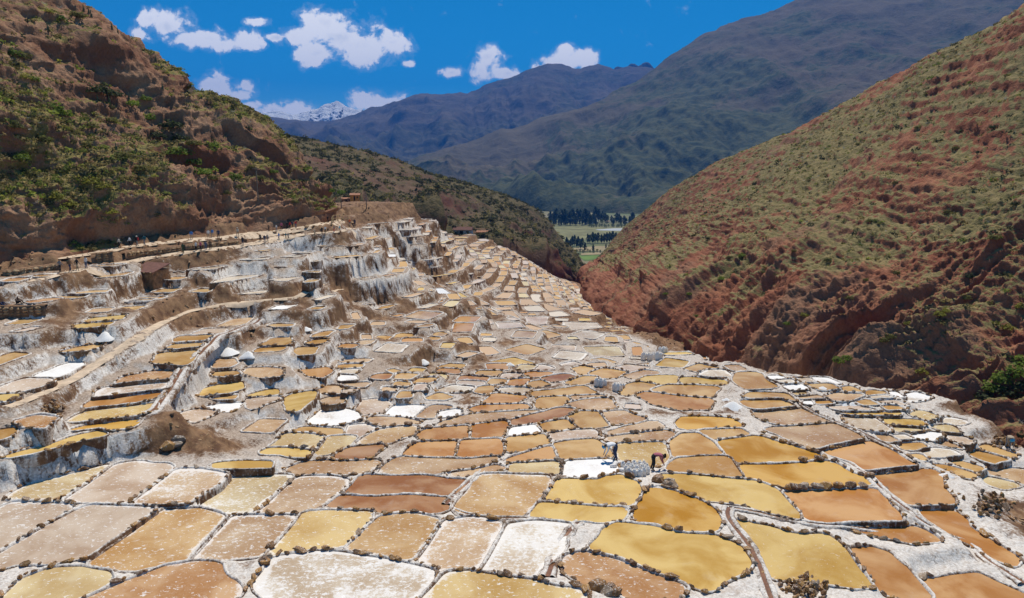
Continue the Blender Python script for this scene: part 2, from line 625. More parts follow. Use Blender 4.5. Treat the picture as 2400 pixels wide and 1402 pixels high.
for line in """
0,1402,-17.0 400,1402,-17.0 850,1390,-17.0 1200,1402,-17.1 1600,1402,-17.3 2000,1402,-17.9 2400,1402,-18.8
0,1250,-17.25 300,1250,-17.25 700,1250,-17.3 1100,1240,-17.4 1500,1280,-17.4 1900,1270,-17.6 2250,1320,-18.5
200,1130,-17.35 500,1150,-17.45 900,1140,-17.6 1200,1160,-17.6 1450,1080,-17.75 1700,1080,-17.75 2000,1100,-18.1 2350,1200,-19.6
1100,1020,-17.9 1300,1010,-17.95 1750,960,-18.1 2000,980,-18.4 2200,1080,-19.0 2350,1030,-19.4
1000,930,-18.1 1400,900,-18.3 1600,880,-18.45 1250,870,-18.5
1650,835,-18.6 1800,865,-18.6 1900,880,-18.6 2000,908,-18.6 2190,937,-18.7 2270,1000,-19.4 2400,1068,-20.2
60,1140,-17.35 0,1190,-17.3 230,1095,-17.3 330,1085,-17.35 -80,1200,-17.3 120,1040,-15.6 230,975,-16.0 300,930,-16.0 400,850,-16.0 100,900,-15.4 0,1000,-15.0 150,800,-15.1 250,745,-14.8
300,860,-15.7 480,780,-15.7 640,690,-15.3 0,740,-14.0 150,705,-13.9 60,850,-15.0
500,990,-17.1 600,960,-17.3 660,930,-17.2 560,900,-16.7 520,840,-15.9 640,830,-16.6 700,800,-16.6 760,890,-17.9
800,950,-18.3 700,1040,-18.0 450,1040,-16.6
900,860,-18.9 1000,800,-19.2 820,760,-17.4 900,700,-17.2 1000,720,-19.5 1100,760,-20.8 1200,820,-20.2 1350,840,-20.8
560,640,-14.3 700,620,-14.4 800,640,-15.9 850,580,-14.2 400,650,-13.9 300,690,-14.2 950,620,-17.0 1000,660,-19.2
1100,680,-22.0 1200,720,-24.5 1300,780,-26.0 1400,800,-25.5 1450,760,-29.0
0,632,-12.6 150,612,-12.4 300,578,-12.0 450,560,-11.5 600,540,-11.0 760,510,-9.6
0,682,-13.0 155,640,-12.8 300,612,-12.5 500,585,-12.2 700,545,-11.2 800,533,-10.8
-300,1402,-17.0 -300,1200,-17.1 -300,1050,-16.0 -300,950,-14.5 -300,760,-13.2 2700,1300,-21.5 2750,1150,-22.5 1200,2200,-15.6 -200,2000,-15.5 2500,2000,-18.0
""".split():
    a_ = [float(v) for v in line.split(',')]
    CP.append(at_z(a_[0], a_[1], relief(a_[2])))
for line in """
860,490,168 940,490,176 1000,500,182 880,540,150 960,560,158 1030,560,180 1100,590,196 1050,620,160
1130,560,235 1190,585,250 1260,625,262 1345,665,290 1200,640,200 1300,700,205 1400,735,200 1250,700,180 1480,790,128 1500,780,135
1420,790,112 1350,740,160 900,510,160 830,500,160
""".split():
    a_ = [float(v) for v in line.split(',')]
    q_ = at_dist(a_[0], a_[1], a_[2])
    CP.append(q_ * float(np.interp(a_[2], [160, 200, 240, 280], [.87, .88, .93, 1.0])))
CP = np.array(CP)
ext = []
# ground falls away behind the lip, runs under the hillsides
for (px, py, z, k, dz) in ((1650, 835, -18.6, 1.13, -8), (1800, 865, -18.6, 1.13, -8), (1900, 880, -18.6, 1.13, -8), (2000, 908, -18.6, 1.12, -7),
                           (2190, 937, -18.6, 1.12, -7), (2270, 1000, -20.2, 1.12, -6), (2400, 1068, -21, 1.12, -5), (2700, 1150, -22, 1.12, -4)):
    p = at_z(px, py, relief(z))
    ext.append((p[0] * k, p[1] * k, p[2] + dz))
    ext.append((p[0] * k * 1.4, p[1] * k * 1.4, p[2] + dz * 1.5))
for (px, py, z) in ((-300, 700, -13), (0, 625, -12.6), (150, 605, -12.4), (300, 572, -12.0), (450, 553, -11.5), (600, 533, -11.0), (760, 503, -9.6)):
    p = at_z(px, py, relief(z))
    ext.append((p[0] - 6, p[1] + 9, p[2] - .4))
    ext.append((p[0] - 40, p[1] + 45, p[2] - 3.0))
for (px, py, d) in ((860, 480, 215), (1000, 490, 235), (1150, 560, 290), (1250, 620, 320), (1345, 665, 345)):
    p = at_dist(px, py, d)
    ext.append((p[0], p[1], p[2] - 10))
for (px, py, d) in ((1400, 690, 330), (1500, 800, 150), (1480, 760, 190), (1430, 720, 250)):
    p = at_dist(px, py, d)
    ext.append((p[0], p[1], p[2] - 6))
CP = np.concatenate([CP, np.array(ext)])


def rbf_fit(P, z):
    d = np.sqrt(((P[:, None] - P[None]) ** 2).sum(-1) + 4.0)
    n = len(P)
    A = np.zeros((n + 3, n + 3))
    A[:n, :n] = d + np.eye(n) * -0.25
    A[:n, n] = 1; A[:n, n + 1:] = P
    A[n, :n] = 1; A[n + 1:, :n] = P.T
    w = np.linalg.solve(A, np.concatenate([z, np.zeros(3)]))
    return w


RW = rbf_fit(CP[:, :2], CP[:, 2])


def smooth_raw(x, y):
    x = np.asarray(x, float); y = np.asarray(y, float)
    sh = x.shape
    q = np.stack([x.ravel(), y.ravel()], -1)
    out = np.empty(len(q))
    n = len(CP)
    for s in range(0, len(q), 20000):
        c = q[s:s + 20000]
        d = np.sqrt(((c[:, None] - CP[None, :, :2]) ** 2).sum(-1) + 4.0)
        out[s:s + 20000] = d @ RW[:n] + RW[n] + c @ RW[n + 1:]
    return out.reshape(sh)


# raster of the smooth surface for quick look-ups
SX0, SX1, SY0, SY1, SS = -300.0, 330.0, 0.0, 460.0, 2.0
sxs = np.arange(SX0, SX1 + .1, SS); sys_ = np.arange(SY0, SY1 + .1, SS)
SRAST = smooth_raw(*np.meshgrid(sxs, sys_, indexing='ij'))


def smooth(x, y):
    fx = np.clip((np.asarray(x, float) - SX0) / SS, 0, len(sxs) - 1.001)
    fy = np.clip((np.asarray(y, float) - SY0) / SS, 0, len(sys_) - 1.001)
    i = fx.astype(int); j = fy.astype(int); u = fx - i; v = fy - j
    return (SRAST[i, j] * (1 - u) * (1 - v) + SRAST[i + 1, j] * u * (1 - v) + SRAST[i, j + 1] * (1 - u) * v + SRAST[i + 1, j + 1] * u * v)


def on_smooth(px, py):
    """first hit of the pixel's line of sight with the smooth slope"""
    r = ray(px, py)
    r = r / np.linalg.norm(r)
    t_ = np.arange(12, 430, .25)
    P = t_[:, None] * r[None]
    below = P[:, 2] < smooth(P[:, 0], P[:, 1])
    k = np.argmax(below)
    if not below[k]:
        k = len(t_) - 1
    return P[k]


# ------------------------------------------------------------------ traced ponds
OFF = {'A': (0, 1000), 'B': (800, 1000), 'C': (1600, 1000), 'D': (0, 700), 'E': (800, 700), 'F': (1600, 700), 'G': (0, 400), 'H': (800, 400)}
TR = """
A y 50,205 320,125 735,15 740,60 470,130 250,185 110,208
A t 0,30 110,10 40,68 0,78
A c+ 105,490 180,400 560,310 760,265 640,370 450,480 380,508 330,495
A p 470,510 640,390 810,270 1010,250 1200,290 1090,390 930,500 890,525 700,520
A k+ 940,530 1100,400 1240,305 1420,315 1620,325 1560,400 1330,530 1150,535
A c+ 1380,540 1500,440 1670,330 1880,330 2060,345 1920,480 1780,605 1560,588
A k+ 1800,600 1940,480 2090,355 2440,385 2330,480 2220,575 2130,598
A p 0,590 100,535 480,545 500,575 300,690 0,860 -200,960 -260,700
A p -120,1000 0,890 330,690 620,550 1080,565 1100,590 900,730 620,905 350,920 150,945
A t+ 650,935 900,750 1140,580 1380,580 1580,630 1460,760 1300,925 1050,945 760,960
A k+ 1370,925 1500,770 1640,630 1900,630 2080,630 2000,740 1850,895 1640,890
A y+ 1880,890 2050,710 2140,605 2600,600 2580,660 2430,820 2150,838
A c 20,1215 150,1090 350,1030 540,1015 700,1050 725,1090 650,1140 450,1210 250,1300 -60,1300
A o+ 560,1260 640,1206 900,1110 1180,1000 1350,970 1520,1000 1600,1080 1610,1206 1600,1330 500,1330
A e+ 1870,1050 1950,935 2200,905 2400,912 2700,950 3020,1035 3000,1100 2880,1206 2830,1330 1920,1330
A y 1500,270 1700,250 1900,252 1920,290 1700,295 1560,285
A k 2050,300 2160,255 2420,250 2640,250 2540,300 2400,310 2150,320
A c 1920,150 2000,60 2290,65 2230,150 2050,145
A y 1870,175 1900,158 2190,168 2160,200 2000,190
A c 2190,205 2300,70 2480,70 2420,130 2270,190
A t 2080,30 2130,10 2400,20 2400,55 2200,45
B b 50,455 160,350 560,348 720,383 890,383 830,455 620,468 400,450 230,472
B b -95,560 0,492 250,502 520,485 720,512 700,570 430,582 180,585
B k 280,330 420,218 640,228 880,238 1110,218 960,280 720,308 580,328
B o 450,200 570,108 815,100 795,205 620,212
B o 835,98 1110,88 1110,185 1000,195 810,207
B o 580,88 570,65 640,20 895,-8 895,82 740,88
B o 915,-12 1150,-38 1160,-10 1110,65 915,78
B o 1150,240 1480,132 1515,225 1250,240
B t 1175,75 1420,52 1465,112 1195,178
B t 1495,120 1620,97 1780,92 1875,190 1860,203 1545,222
B c 1200,262 1525,248 1525,320 1450,328 1195,318
B w 1565,345 1585,248 1890,240 1880,310 1800,358
B t+ 840,580 900,450 970,352 1440,348 1465,380 1400,475 1265,605 1120,598
B y 1440,505 1530,372 1800,372 1850,350 1960,350 2065,390 2000,528 1850,538 1600,520
B y 1330,625 1400,538 1600,548 1830,572 1980,578 1930,628 1700,633
B t+ 50,838 200,702 280,645 480,635 685,652 600,790 500,912 260,878
B k+ 545,930 640,795 720,665 1000,672 1135,682 1055,830 960,985 780,978
B e+ 995,1000 1090,835 1170,690 1380,690 1575,712 1540,800 1305,1035
B y+ 600,1206 760,1052 900,1045 1300,1112 1640,1172 1750,1240 1700,1330 520,1330
B y 1775,868 1850,742 1960,695 2200,705 2420,758 2600,775 2735,850 2805,940 2785,1015 2560,1112 2400,1072 2150,978 1900,888
B o+ 1625,1040 1640,922 1720,898 1950,953 2200,1052 2385,1112 2300,1160 2190,1198 2050,1206 1900,1118 1760,1088
B a 2085,650 2130,560 2220,448 2400,503 2590,575 2585,715 2380,718 2200,668
B y+ 1965,122 2260,112 2288,200 2150,265 1975,218
B k 1145,287 1110,300 950,318 800,343 770,325 1080,275
B k 1870,42 2200,-32 2255,5 1885,48
B k 1865,102 1885,72 2270,28 2335,47 2280,92 2000,102
C t -80,100 0,57 110,48 200,112 255,180 0,203 -60,203
C t -80,300 0,232 90,223 310,218 395,338 250,333 60,308
C a 255,102 540,78 760,132 955,207 700,240 400,248 332,190
C a 405,268 700,268 1020,253 1285,370 1250,393 700,412 600,375 460,350
C y -115,350 0,342 260,362 480,392 635,450 765,590 755,622 700,617 480,558 200,498 0,438
C o 745,462 1080,458 1355,448 1455,560 1535,658 1100,662 900,637 820,560
C o 985,170 1310,103 1500,182 1635,265 1450,283 1280,292 1185,250
C o 1345,335 1740,298 1815,400 1890,542 1700,548 1590,538 1440,430
C o 1665,582 1900,578 1985,692 2200,823 2345,912 2308,965 2200,928 1950,788 1780,680
C o 1125,702 1620,702 1775,788 1560,778 1200,727
C y 385,675 600,703 780,758 980,768 1115,872 1195,1000 1245,1088 1150,1102 900,1068 685,1057 595,990 545,850
C o 1215,877 1340,853 1435,882 1495,970 1595,1080 1685,1170 1600,1198 1450,1148 1335,1058 1255,960
C o 1705,1097 1900,1053 2080,1033 2200,1092 2450,1200 2450,1330 1850,1330 1785,1180
C t 150,60 135,28 400,12 435,45 300,73 222,82
C k 585,20 760,2 1070,-18 1265,80 1000,128 930,142 760,88
C t 1855,238 1920,228 2110,290 2060,318
C t 1800,278 1850,282 2035,326 1980,343
C k 2115,312 2220,278 2420,312 2420,392 2270,358
C c 2075,370 2130,352 2325,400 2240,422
C t 1622,205 1668,197 1690,225
F a -40,870 0,832 200,832 340,842 397,890 388,902 0,902
F k 488,792 860,778 1025,858 900,868 700,882 572,848
F t 425,717 690,708 775,750 560,778 482,768
F t 435,690 500,668 730,672 785,718 700,698 480,698
F t 393,600 402,527 520,523 645,612 440,622
F t 183,402 280,397 357,458 282,463
F k 313,476 390,467 427,493 350,498
F t -195,645 -80,617 60,602 237,622 188,688 0,673 -100,658
F o -295,682 -250,663 0,692 188,702 183,773 -50,777 -220,738
F y 0,560 100,557 288,572 270,598 0,598
F t 23,490 120,458 227,485 110,512
F e 123,533 170,502 288,502 317,538 200,548
F w 722,610 830,597 877,638 760,643
F w 603,546 690,546 717,559 622,568
F e 643,571 760,567 807,589 692,589
F e 803,566 890,562 917,579 832,584
F w 913,561 1020,557 1075,588 952,588
F t 873,602 1040,602 1105,629 962,633
F w 1063,591 1130,587 1225,618 1122,614
F t 1105,631 1180,622 1265,649 1132,653
F w 1273,611 1340,607 1435,634 1352,638
F w 1443,661 1500,657 1575,689 1522,693
F w 1513,700 1640,658 1755,690 1592,722
F e 1303,690 1430,677 1485,690 1342,703
F t 1273,661 1340,652 1418,656 1400,669 1302,678
F c 773,661 850,652 877,669 792,678
F k 803,691 960,682 997,699 832,703
F k 1013,691 1100,663 1265,672 1200,708 1062,718
F w 853,716 908,712 917,734 862,738
F t 923,716 1050,712 1057,734 932,738
F t 1203,721 1300,707 1385,744 1262,748
F p 1355,720 1480,707 1565,744 1402,738
F p 1003,757 1250,752 1395,784 1102,783
F t 1393,756 1480,738 1575,779 1432,783
F y 1065,796 1200,787 1545,797 1520,818 1182,818
F e 1120,827 1340,823 1455,918 1430,937 1262,918
F y 1363,828 1685,857 1690,897 1442,883
F c 1453,891 1695,906 1680,928 1502,932
F c 1585,815 1680,793 1825,830 1722,852
F e 1745,869 1880,843 1955,860 1900,877
F c 1755,900 1870,888 1955,943 1832,932
F w 1605,960 1740,938 1825,947 1825,978 1760,992 1642,982
F p 1845,961 1900,948 2053,990 2000,1026 1882,998
F k 1335,942 1440,952 1535,999 1432,1002
F e 1473,961 1560,957 1615,979 1522,988
F k 1765,1006 1860,998 1953,1048 1802,1028
F t 1485,1016 1680,1012 1735,1044 1642,1057 1552,1052
F e 1655,1070 1760,1048 1890,1063 1953,1093 1860,1106 1702,1102
F t 2063,1041 2140,1033 2333,1090 2280,1112
F t 1985,1080 2070,1073 2285,1130 2182,1166
E p 112,760 132,712 250,702 335,722 270,788 160,806
E w 353,800 392,758 565,763 500,826 382,818
E k 545,828 650,758 765,767 680,780 640,836
E w 693,796 815,783 800,818 693,826
E k 193,842 420,842 552,869 300,883 222,868
E p 45,948 62,893 170,883 245,910 130,956
E t+ 123,1022 270,933 400,913 512,903 450,958 330,1006
E b 0,1098 80,1053 285,1033 220,1088 110,1136 0,1136
E e 703,640 800,613 925,622 880,648 722,648
E t 623,700 700,673 785,690 730,707
E o 1015,728 1080,678 1285,692 1200,722 1052,737
E o 935,778 1010,748 1280,753 1295,764 1150,773
E k 685,888 830,833 1000,818 1405,788 1230,828 1150,848 900,877
E b 1210,850 1350,813 1560,778 1635,783 1540,828 1350,867 1212,882
E t 1605,830 1680,798 1808,798 1865,888 1692,902 1642,850
E k 1835,802 2000,798 2105,840 2060,862 1902,877
E t 1393,885 1440,873 1578,853 1635,903 1442,937
E w 1185,958 1202,912 1358,888 1405,938
E p 1455,950 1600,928 1768,922 1785,968 1502,997
E k 1595,740 1720,708 1868,703 1915,750 1880,768 1702,772
E t 1403,700 1578,688 1595,715 1520,752 1403,757
E t 1363,680 1372,657 1540,633 1718,623 1785,664 1560,673
E k 1613,685 1830,682 1845,690 1642,708
E t 1973,660 2012,603 2100,593 2195,606 2100,648 1992,668
E y 2085,575 2132,543 2355,543 2335,588 2240,602
E k 1995,540 2130,508 2215,516 2160,543 2062,562
E p 1915,490 2010,463 2165,481 2040,517
E t 1773,525 1860,498 1995,516 1900,552 1802,548
E t 1623,490 1700,473 1775,490 1702,532
E p 1543,460 1630,443 1685,460 1582,477
E t 1753,430 1830,418 1935,445 1852,467
E b 1425,560 1590,533 1615,550 1452,582
E t 1603,590 1730,553 1785,553 1750,588 1642,602
E t 1333,590 1400,578 1435,599 1352,617
E o 1193,571 1315,568 1240,617 1182,599
E e 1123,640 1230,628 1305,632 1240,662
E o 1293,521 1465,518 1400,543 1293,543
E t 953,535 982,508 1105,512 1080,543
E p 1133,555 1152,532 1275,528 1240,558
E b 843,570 862,548 1035,548 1000,578
E p 843,600 852,583 995,588 960,617
E t 1043,594 1072,568 1155,572 1148,588
E t 963,650 982,623 1045,618 1010,657
E c 1243,495 1262,468 1375,473 1330,493
E p 1365,494 1400,464 1485,490
E t 693,484 762,458 865,463 830,488
E o 683,510 702,493 815,498 800,523
E c 613,560 642,528 725,533 718,572
E y 473,510 512,493 595,493 550,513
E t 393,555 422,533 535,533 480,562
E o 243,550 262,533 335,533 310,557
E t 363,609 392,588 475,592 460,608
E t 503,590 542,563 635,563 590,592
E p 513,640 532,603 585,603 570,637
E k 283,650 302,623 395,623 370,648
E t 413,690 432,653 505,653 470,687
E p 0,640 60,628 135,633 80,662 0,662
E k 0,600 40,593 175,593 140,617 0,613
E w 0,533 90,538 105,570 0,577
E t 0,467 135,458 127,478 0,488
E k 0,445 60,428 205,423 170,443
E e 0,502 115,498 90,527 0,522
E t 593,290 632,268 695,272 660,292
E t 643,260 692,238 735,242 700,263
E y 703,345 722,313 795,313 760,347
E t 233,290 262,263 355,268 300,292
E t 353,285 422,248 535,248 450,287
E k 123,320 152,293 235,293 180,317
E o 0,340 20,323 105,323 70,343
E t 0,210 0,188 90,183 40,208
E t 503,203 542,193 635,178 590,198
E t 253,74 302,53 385,43 320,68
D t 1085,440 1142,383 1375,358 1348,440 1310,462 1182,452
D t 1193,345 1232,318 1415,308 1388,338 1262,352
D t 1233,304 1292,263 1475,258 1440,292
D p 1363,254 1442,213 1595,208 1558,237
D k 1533,195 1642,143 1775,128 1720,177 1612,197
D o+ 803,600 902,543 1060,518 1205,508 1195,558 1002,577
D p+ 653,690 742,623 940,603 1185,588 1158,627 1002,647 802,677
D o 593,770 652,703 900,683 1155,658 1088,698 950,732 722,757
D y+ 533,850 602,783 900,753 1075,738 1058,788 950,822 702,852
D a 533,914 642,883 900,848 985,848 900,897 802,917 702,903
D o+ 123,860 252,833 375,838 328,912 222,892
D p -40,670 62,603 200,558 362,558 330,597 152,647
D w 253,545 402,483 500,448 585,443 558,477 402,552
D y -20,666 120,668 72,697 20,717 -20,717
D t 453,370 562,338 722,318 698,343 602,372
D y 543,205 562,178 785,163 738,188 602,207
D y 603,160 682,133 885,113 830,148
D t 853,90 852,63 1005,53 950,82
D t 883,20 982,3 1115,-3 1060,17
D k 1513,488 1532,423 1638,423 1656,450 1610,482
D t 1513,530 1522,508 1640,508 1685,533 1602,542
D k 1733,520 1762,493 1870,483 1977,493 1980,537 1852,547
D t 1813,375 1832,348 2005,338 1950,367
D t 1843,330 1912,283 2027,273 2027,322
D t 2103,400 2103,348 2207,343 2207,393
D o 2113,494 2290,483 2307,510 2280,557 2172,537
D y 1433,680 1433,632 1687,583 1678,638 1602,667
D t 1483,700 1542,687 1658,678 1648,703
D w 1413,770 1562,738 1715,728 1600,792 1502,773
D p 1733,724 1742,708 1955,693 1800,767
D y 1763,680 1918,643 1927,668
D y 2033,700 2082,668 2197,658 2207,708 2100,786 2052,777
D w 2173,850 2262,773 2400,758 2495,800 2515,848 2350,882 2202,867
D k 2243,650 2282,608 2440,613 2495,650 2400,667
D k 2263,715 2342,688 2440,683 2418,738 2292,752
D t 1893,190 1922,178 2058,178 2038,193 1952,194
D t 2203,270 2252,238 2325,228 2280,262
D t 2173,310 2222,288 2295,288 2240,312
D w 1903,75 1962,48 2085,43 2000,73
D p 1263,810 1402,773 1525,792 1372,866
G o 183,920 302,903 407,898 360,917 242,932
G t 413,881 562,873 636,876 560,892 462,893
G t 473,865 602,848 765,838 720,857 562,868
G t 653,750 762,728 915,713 860,737 742,752
G t 913,915 982,893 1165,888 1090,912
G t 1093,850 1152,833 1265,828 1200,852
G t 1343,850 1422,833 1515,828 1440,857
G t 1173,765 1232,748 1325,743 1250,767
G e 1313,700 1402,688 1595,668 1500,692
G e 1683,870 1762,853 1905,838 1830,862
G e 1473,794 1602,748 1762,733 1845,733 1600,778
G e 1893,770 1962,758 2095,748 2010,777
G t 2153,712 2260,702 2240,718
G t 2143,785 2182,768 2237,768 2200,783
G t 2173,975 2222,958 2285,958 2240,977
G o 2263,940 2312,928 2385,928 2330,942
G o 10,777 100,757 207,752 120,780
G t 203,745 302,733 397,727 300,744
G k 643,668 702,663 875,657 780,675
G e 1693,629 1782,618 1925,608 1850,624
G e 1983,609 2052,598 2145,593 2080,608
G e 2063,580 2132,573 2215,568 2160,579
""".strip().splitlines()
PCOL = {'a': (.61, .325, .032), 'y': (.63, .415, .105), 'o': (.53, .255, .070), 't': (.56, .330, .105), 'b': (.40, .180, .065),
        'k': (.54, .355, .195), 'p': (.59, .465, .365), 'c': (.62, .49, .26), 'w': (.80, .79, .77), 'e': (.66, .56, .43)}
PALPHA = {'a': .02, 'y': .14, 'o': .10, 't': .14, 'b': .06, 'k': .28, 'p': .40, 'c': .30, 'w': .85, 'e': .45}


def chaikin(P, it=2, w=0.2):
    for _ in range(it):
        Q = np.roll(P, -1, 0)
        P = np.stack([P * (1 - w) + Q * w, P * w + Q * (1 - w)], 1).reshape(-1, 2)
    return P


def area2(P):
    x, y = P[:, 0], P[:, 1]
    return 0.5 * np.sum(x * np.roll(y, -1) - np.roll(x, -1) * y)


def resample(P, ds, closed=True):
    Q = np.vstack([P, P[:1]]) if closed else P
    seg = np.sqrt(((Q[1:] - Q[:-1]) ** 2).sum(1))
    s = np.concatenate([[0], np.cumsum(seg)])
    n = max(8 if closed else 2, int(round(s[-1] / ds)))
    u = np.linspace(0, s[-1], n, endpoint=not closed)
    return np.stack([np.interp(u, s, Q[:, k]) for k in range(Q.shape[1])], -1)


def offset_ring(P, o):
    T = np.roll(P, -1, 0) - np.roll(P, 1, 0)
    T = T / np.maximum(1e-6, np.linalg.norm(T, axis=1, keepdims=True))
    N = np.stack([T[:, 1], -T[:, 0]], -1)   # outward for CCW
    N = (np.roll(N, 1, 0) + 2 * N + np.roll(N, -1, 0))
    N = N / np.maximum(1e-6, np.linalg.norm(N, axis=1, keepdims=True))
    return P + N * np.asarray(o)[:, None]


def resample_keep(P, ds):
    out = []
    for a, b_ in zip(P, np.roll(P, -1, 0)):
        n = max(1, int(round(np.linalg.norm(b_ - a) / ds)))
        out.append(a + (b_ - a) * (np.arange(n) / n)[:, None])
    return np.concatenate(out)


class Pond:
    pass


# ---- levels of the traced pans: the strip seen between one pan and the next one up is its retaining wall
TPX = []
for ln in TR:
    f = ln.split()
    q = np.array([[float(v) for v in e.split(',')] for e in f[2:]]) / 3.0 + np.array(OFF[f[0]])
    TPX.append(q)
NTR = len(TPX)
prior = np.array([on_smooth(*q.mean(0)) for q in TPX])
zp = prior[:, 2]


def col_span(P, x):
    ys = []
    for a, b_ in zip(P, np.roll(P, -1, 0)):
        if (a[0] - x) * (b_[0] - x) <= 0 and abs(a[0] - b_[0]) > 1e-6:
            ys.append(a[1] + (x - a[0]) / (b_[0] - a[0]) * (b_[1] - a[1]))
    return (min(ys), max(ys)) if len(ys) >= 2 else None


def is_flat(q):
    cx, cy = q.mean(0)
    return (cy > 940 and cx > 560) or (cx > 1150 and cy > 830) or cy > 1080 or (cx > 1000 and cy > 880)


FLAT = [is_flat(q) for q in TPX]
rows_, rhs_ = [], []
for i in range(NTR):
    if FLAT[i]:
        continue
    for j in range(NTR):       # pans side by side lie on one level
        if j == i or FLAT[j]:
            continue
        P, Q = TPX[i], TPX[j]
        y0 = max(P[:, 1].min(), Q[:, 1].min()); y1 = min(P[:, 1].max(), Q[:, 1].max())
        gx = max(P[:, 0].min(), Q[:, 0].min()) - min(P[:, 0].max(), Q[:, 0].max())
        if y1 - y0 > .4 * min(np.ptp(P[:, 1]), np.ptp(Q[:, 1])) and -30 < gx < 40:
            r = np.zeros(NTR); r[i] = .5; r[j] = -.5
            rows_.append(r); rhs_.append(0.0)
for i in range(NTR):
    if FLAT[i]:
        continue
    P = TPX[i]
    cand = []
    for j in range(NTR):
        if j == i:
            continue
        Q = TPX[j]
        x0 = max(P[:, 0].min(), Q[:, 0].min()); x1 = min(P[:, 0].max(), Q[:, 0].max())
        if x1 - x0 < .30 * min(np.ptp(P[:, 0]), np.ptp(Q[:, 0])) or Q[:, 1].mean() < P[:, 1].mean() or Q[:, 1].min() - P[:, 1].max() > 75:
            continue
        gaps = []
        for x in np.linspace(x0, x1, 7)[1:-1]:
            a, b_ = col_span(P, x), col_span(Q, x)
            if a and b_:
                gaps.append(b_[0] - a[1])
        if gaps and np.median(gaps) > -6:
            cand.append((float(np.median(gaps)), j))
    cand.sort()
    for gap, j in cand[:2]:
        if gap > cand[0][0] + 25 or gap > 60:
            continue
        d = np.linalg.norm(prior[j])
        dz = min(2.2, max(0.0, gap - 6.0) * d / FPX)
        w = 1.0 if j == cand[0][1] else .5
        r = np.zeros(NTR); r[i] = w; r[j] = -w
        rows_.append(r); rhs_.append(dz * w)
for i in range(NTR):
    cx, cy = TPX[i].mean(0)
    w = 3.0 if FLAT[i] else .20
    r = np.zeros(NTR); r[i] = w
    rows_.append(r); rhs_.append(zp[i] * w)
ZS = np.linalg.lstsq(np.array(rows_), np.array(rhs_), rcond=None)[0]
ZS = np.minimum(zp + np.clip(ZS - zp, -1.6, 2.0), -7.2)
print('level change', np.round(np.percentile(ZS - zp, [0, 10, 50, 90, 100]), 2))
cc_ = np.array([q.mean(0) for q in TPX])
for _ in range(2):
    Z2 = ZS.copy()
    for i in range(NTR):
        if FLAT[i]:
            continue
        dd_ = np.hypot((cc_[:, 0] - cc_[i, 0]) * .6, cc_[:, 1] - cc_[i, 1])
        nb = np.nonzero((dd_ < 48) & (dd_ > 0))[0]
        if len(nb) > 2:
            md = np.median(ZS[nb])
            Z2[i] = np.clip(ZS[i], md - 1.3, md + 1.3)
    ZS = Z2
# the slope itself follows those levels
cen = np.array([at_z(*q.mean(0), z) for q, z in zip(TPX, ZS)])
keep = np.ones(len(CP), bool)
n_in = len(CP) - len(ext)
for k in range(n_in):
    if np.min(np.hypot(*(cen[:, :2] - CP[k, :2]).T)) < 6.0:
        keep[k] = False
    kx, ky, _ = project(CP[k])
    if kx < 1150 and 690 < ky < 1060 and kx > 0:
        keep[k] = False
CP = np.concatenate([CP[keep], cen])
RW = rbf_fit(CP[:, :2], CP[:, 2])
SRAST = smooth_raw(*np.meshgrid(sxs, sys_, indexing='ij'))

PONDS = []
for ti, ln in enumerate(TR):
    f = ln.split()
    ox, oy = OFF[f[0]]
    px = np.array([[float(v) for v in q.split(',')] for q in f[2:]])
    px = px / 3.0 + np.array([ox, oy])
    c = px.mean(0)
    p = Pond()
    p.code = f[1][0]
    p.spk = f[1].endswith('+')
    p.z = ZS[ti]
    if not FLAT[ti]:
        p.z = .6 * p.z + .4 * float(smooth(cen[ti, 0], cen[ti, 1]))
    if f[0] == 'A' and c[1] > 1080 and c[0] < 900:      # one level row below the terrace wall
        p.z = min(p.z, -18.95)
    P3 = at_z(px[:, 0], px[:, 1], np.full(len(px), p.z))
    P = P3[:, :2]
    if area2(P) < 0:
        P = P[::-1]
    P = P.copy()
    lead = (P[:, 1] - P[:, 1].min()) / max(.1, np.ptp(P[:, 1]))
    P[:, 1] -= .16 * np.clip(1 - lead * 1.6, 0, 1)      # the near bank hides a strip of water
    p.poly = chaikin(P, 1, .07)
    p.poly = offset_ring(p.poly, np.full(len(p.poly), .045))
    p.traced = True
    p.px = c
    p.grp = f[0]
    PONDS.append(p)
N_TRACED = len(PONDS)


def seg_dist(Q, P):
    """distance of points Q to closed polygon P and inside mask"""
    A = P; Bp = np.roll(P, -1, 0)
    d = np.full(len(Q), 1e9)
    ins = np.zeros(len(Q), bool)
    for a, b_ in zip(A, Bp):
        ab = b_ - a
        L2 = max(ab @ ab, 1e-9)
        t_ = np.clip(((Q - a) @ ab) / L2, 0, 1)
        dx = Q - a - t_[:, None] * ab
        d = np.minimum(d, (dx ** 2).sum(1))
        c1 = (a[1] > Q[:, 1]) != (b_[1] > Q[:, 1])
        if abs(b_[1] - a[1]) > 1e-9:
            ins ^= c1 & (Q[:, 0] < (b_[0] - a[0]) * (Q[:, 1] - a[1]) / (b_[1] - a[1]) + a[0])
    return np.sqrt(d), ins


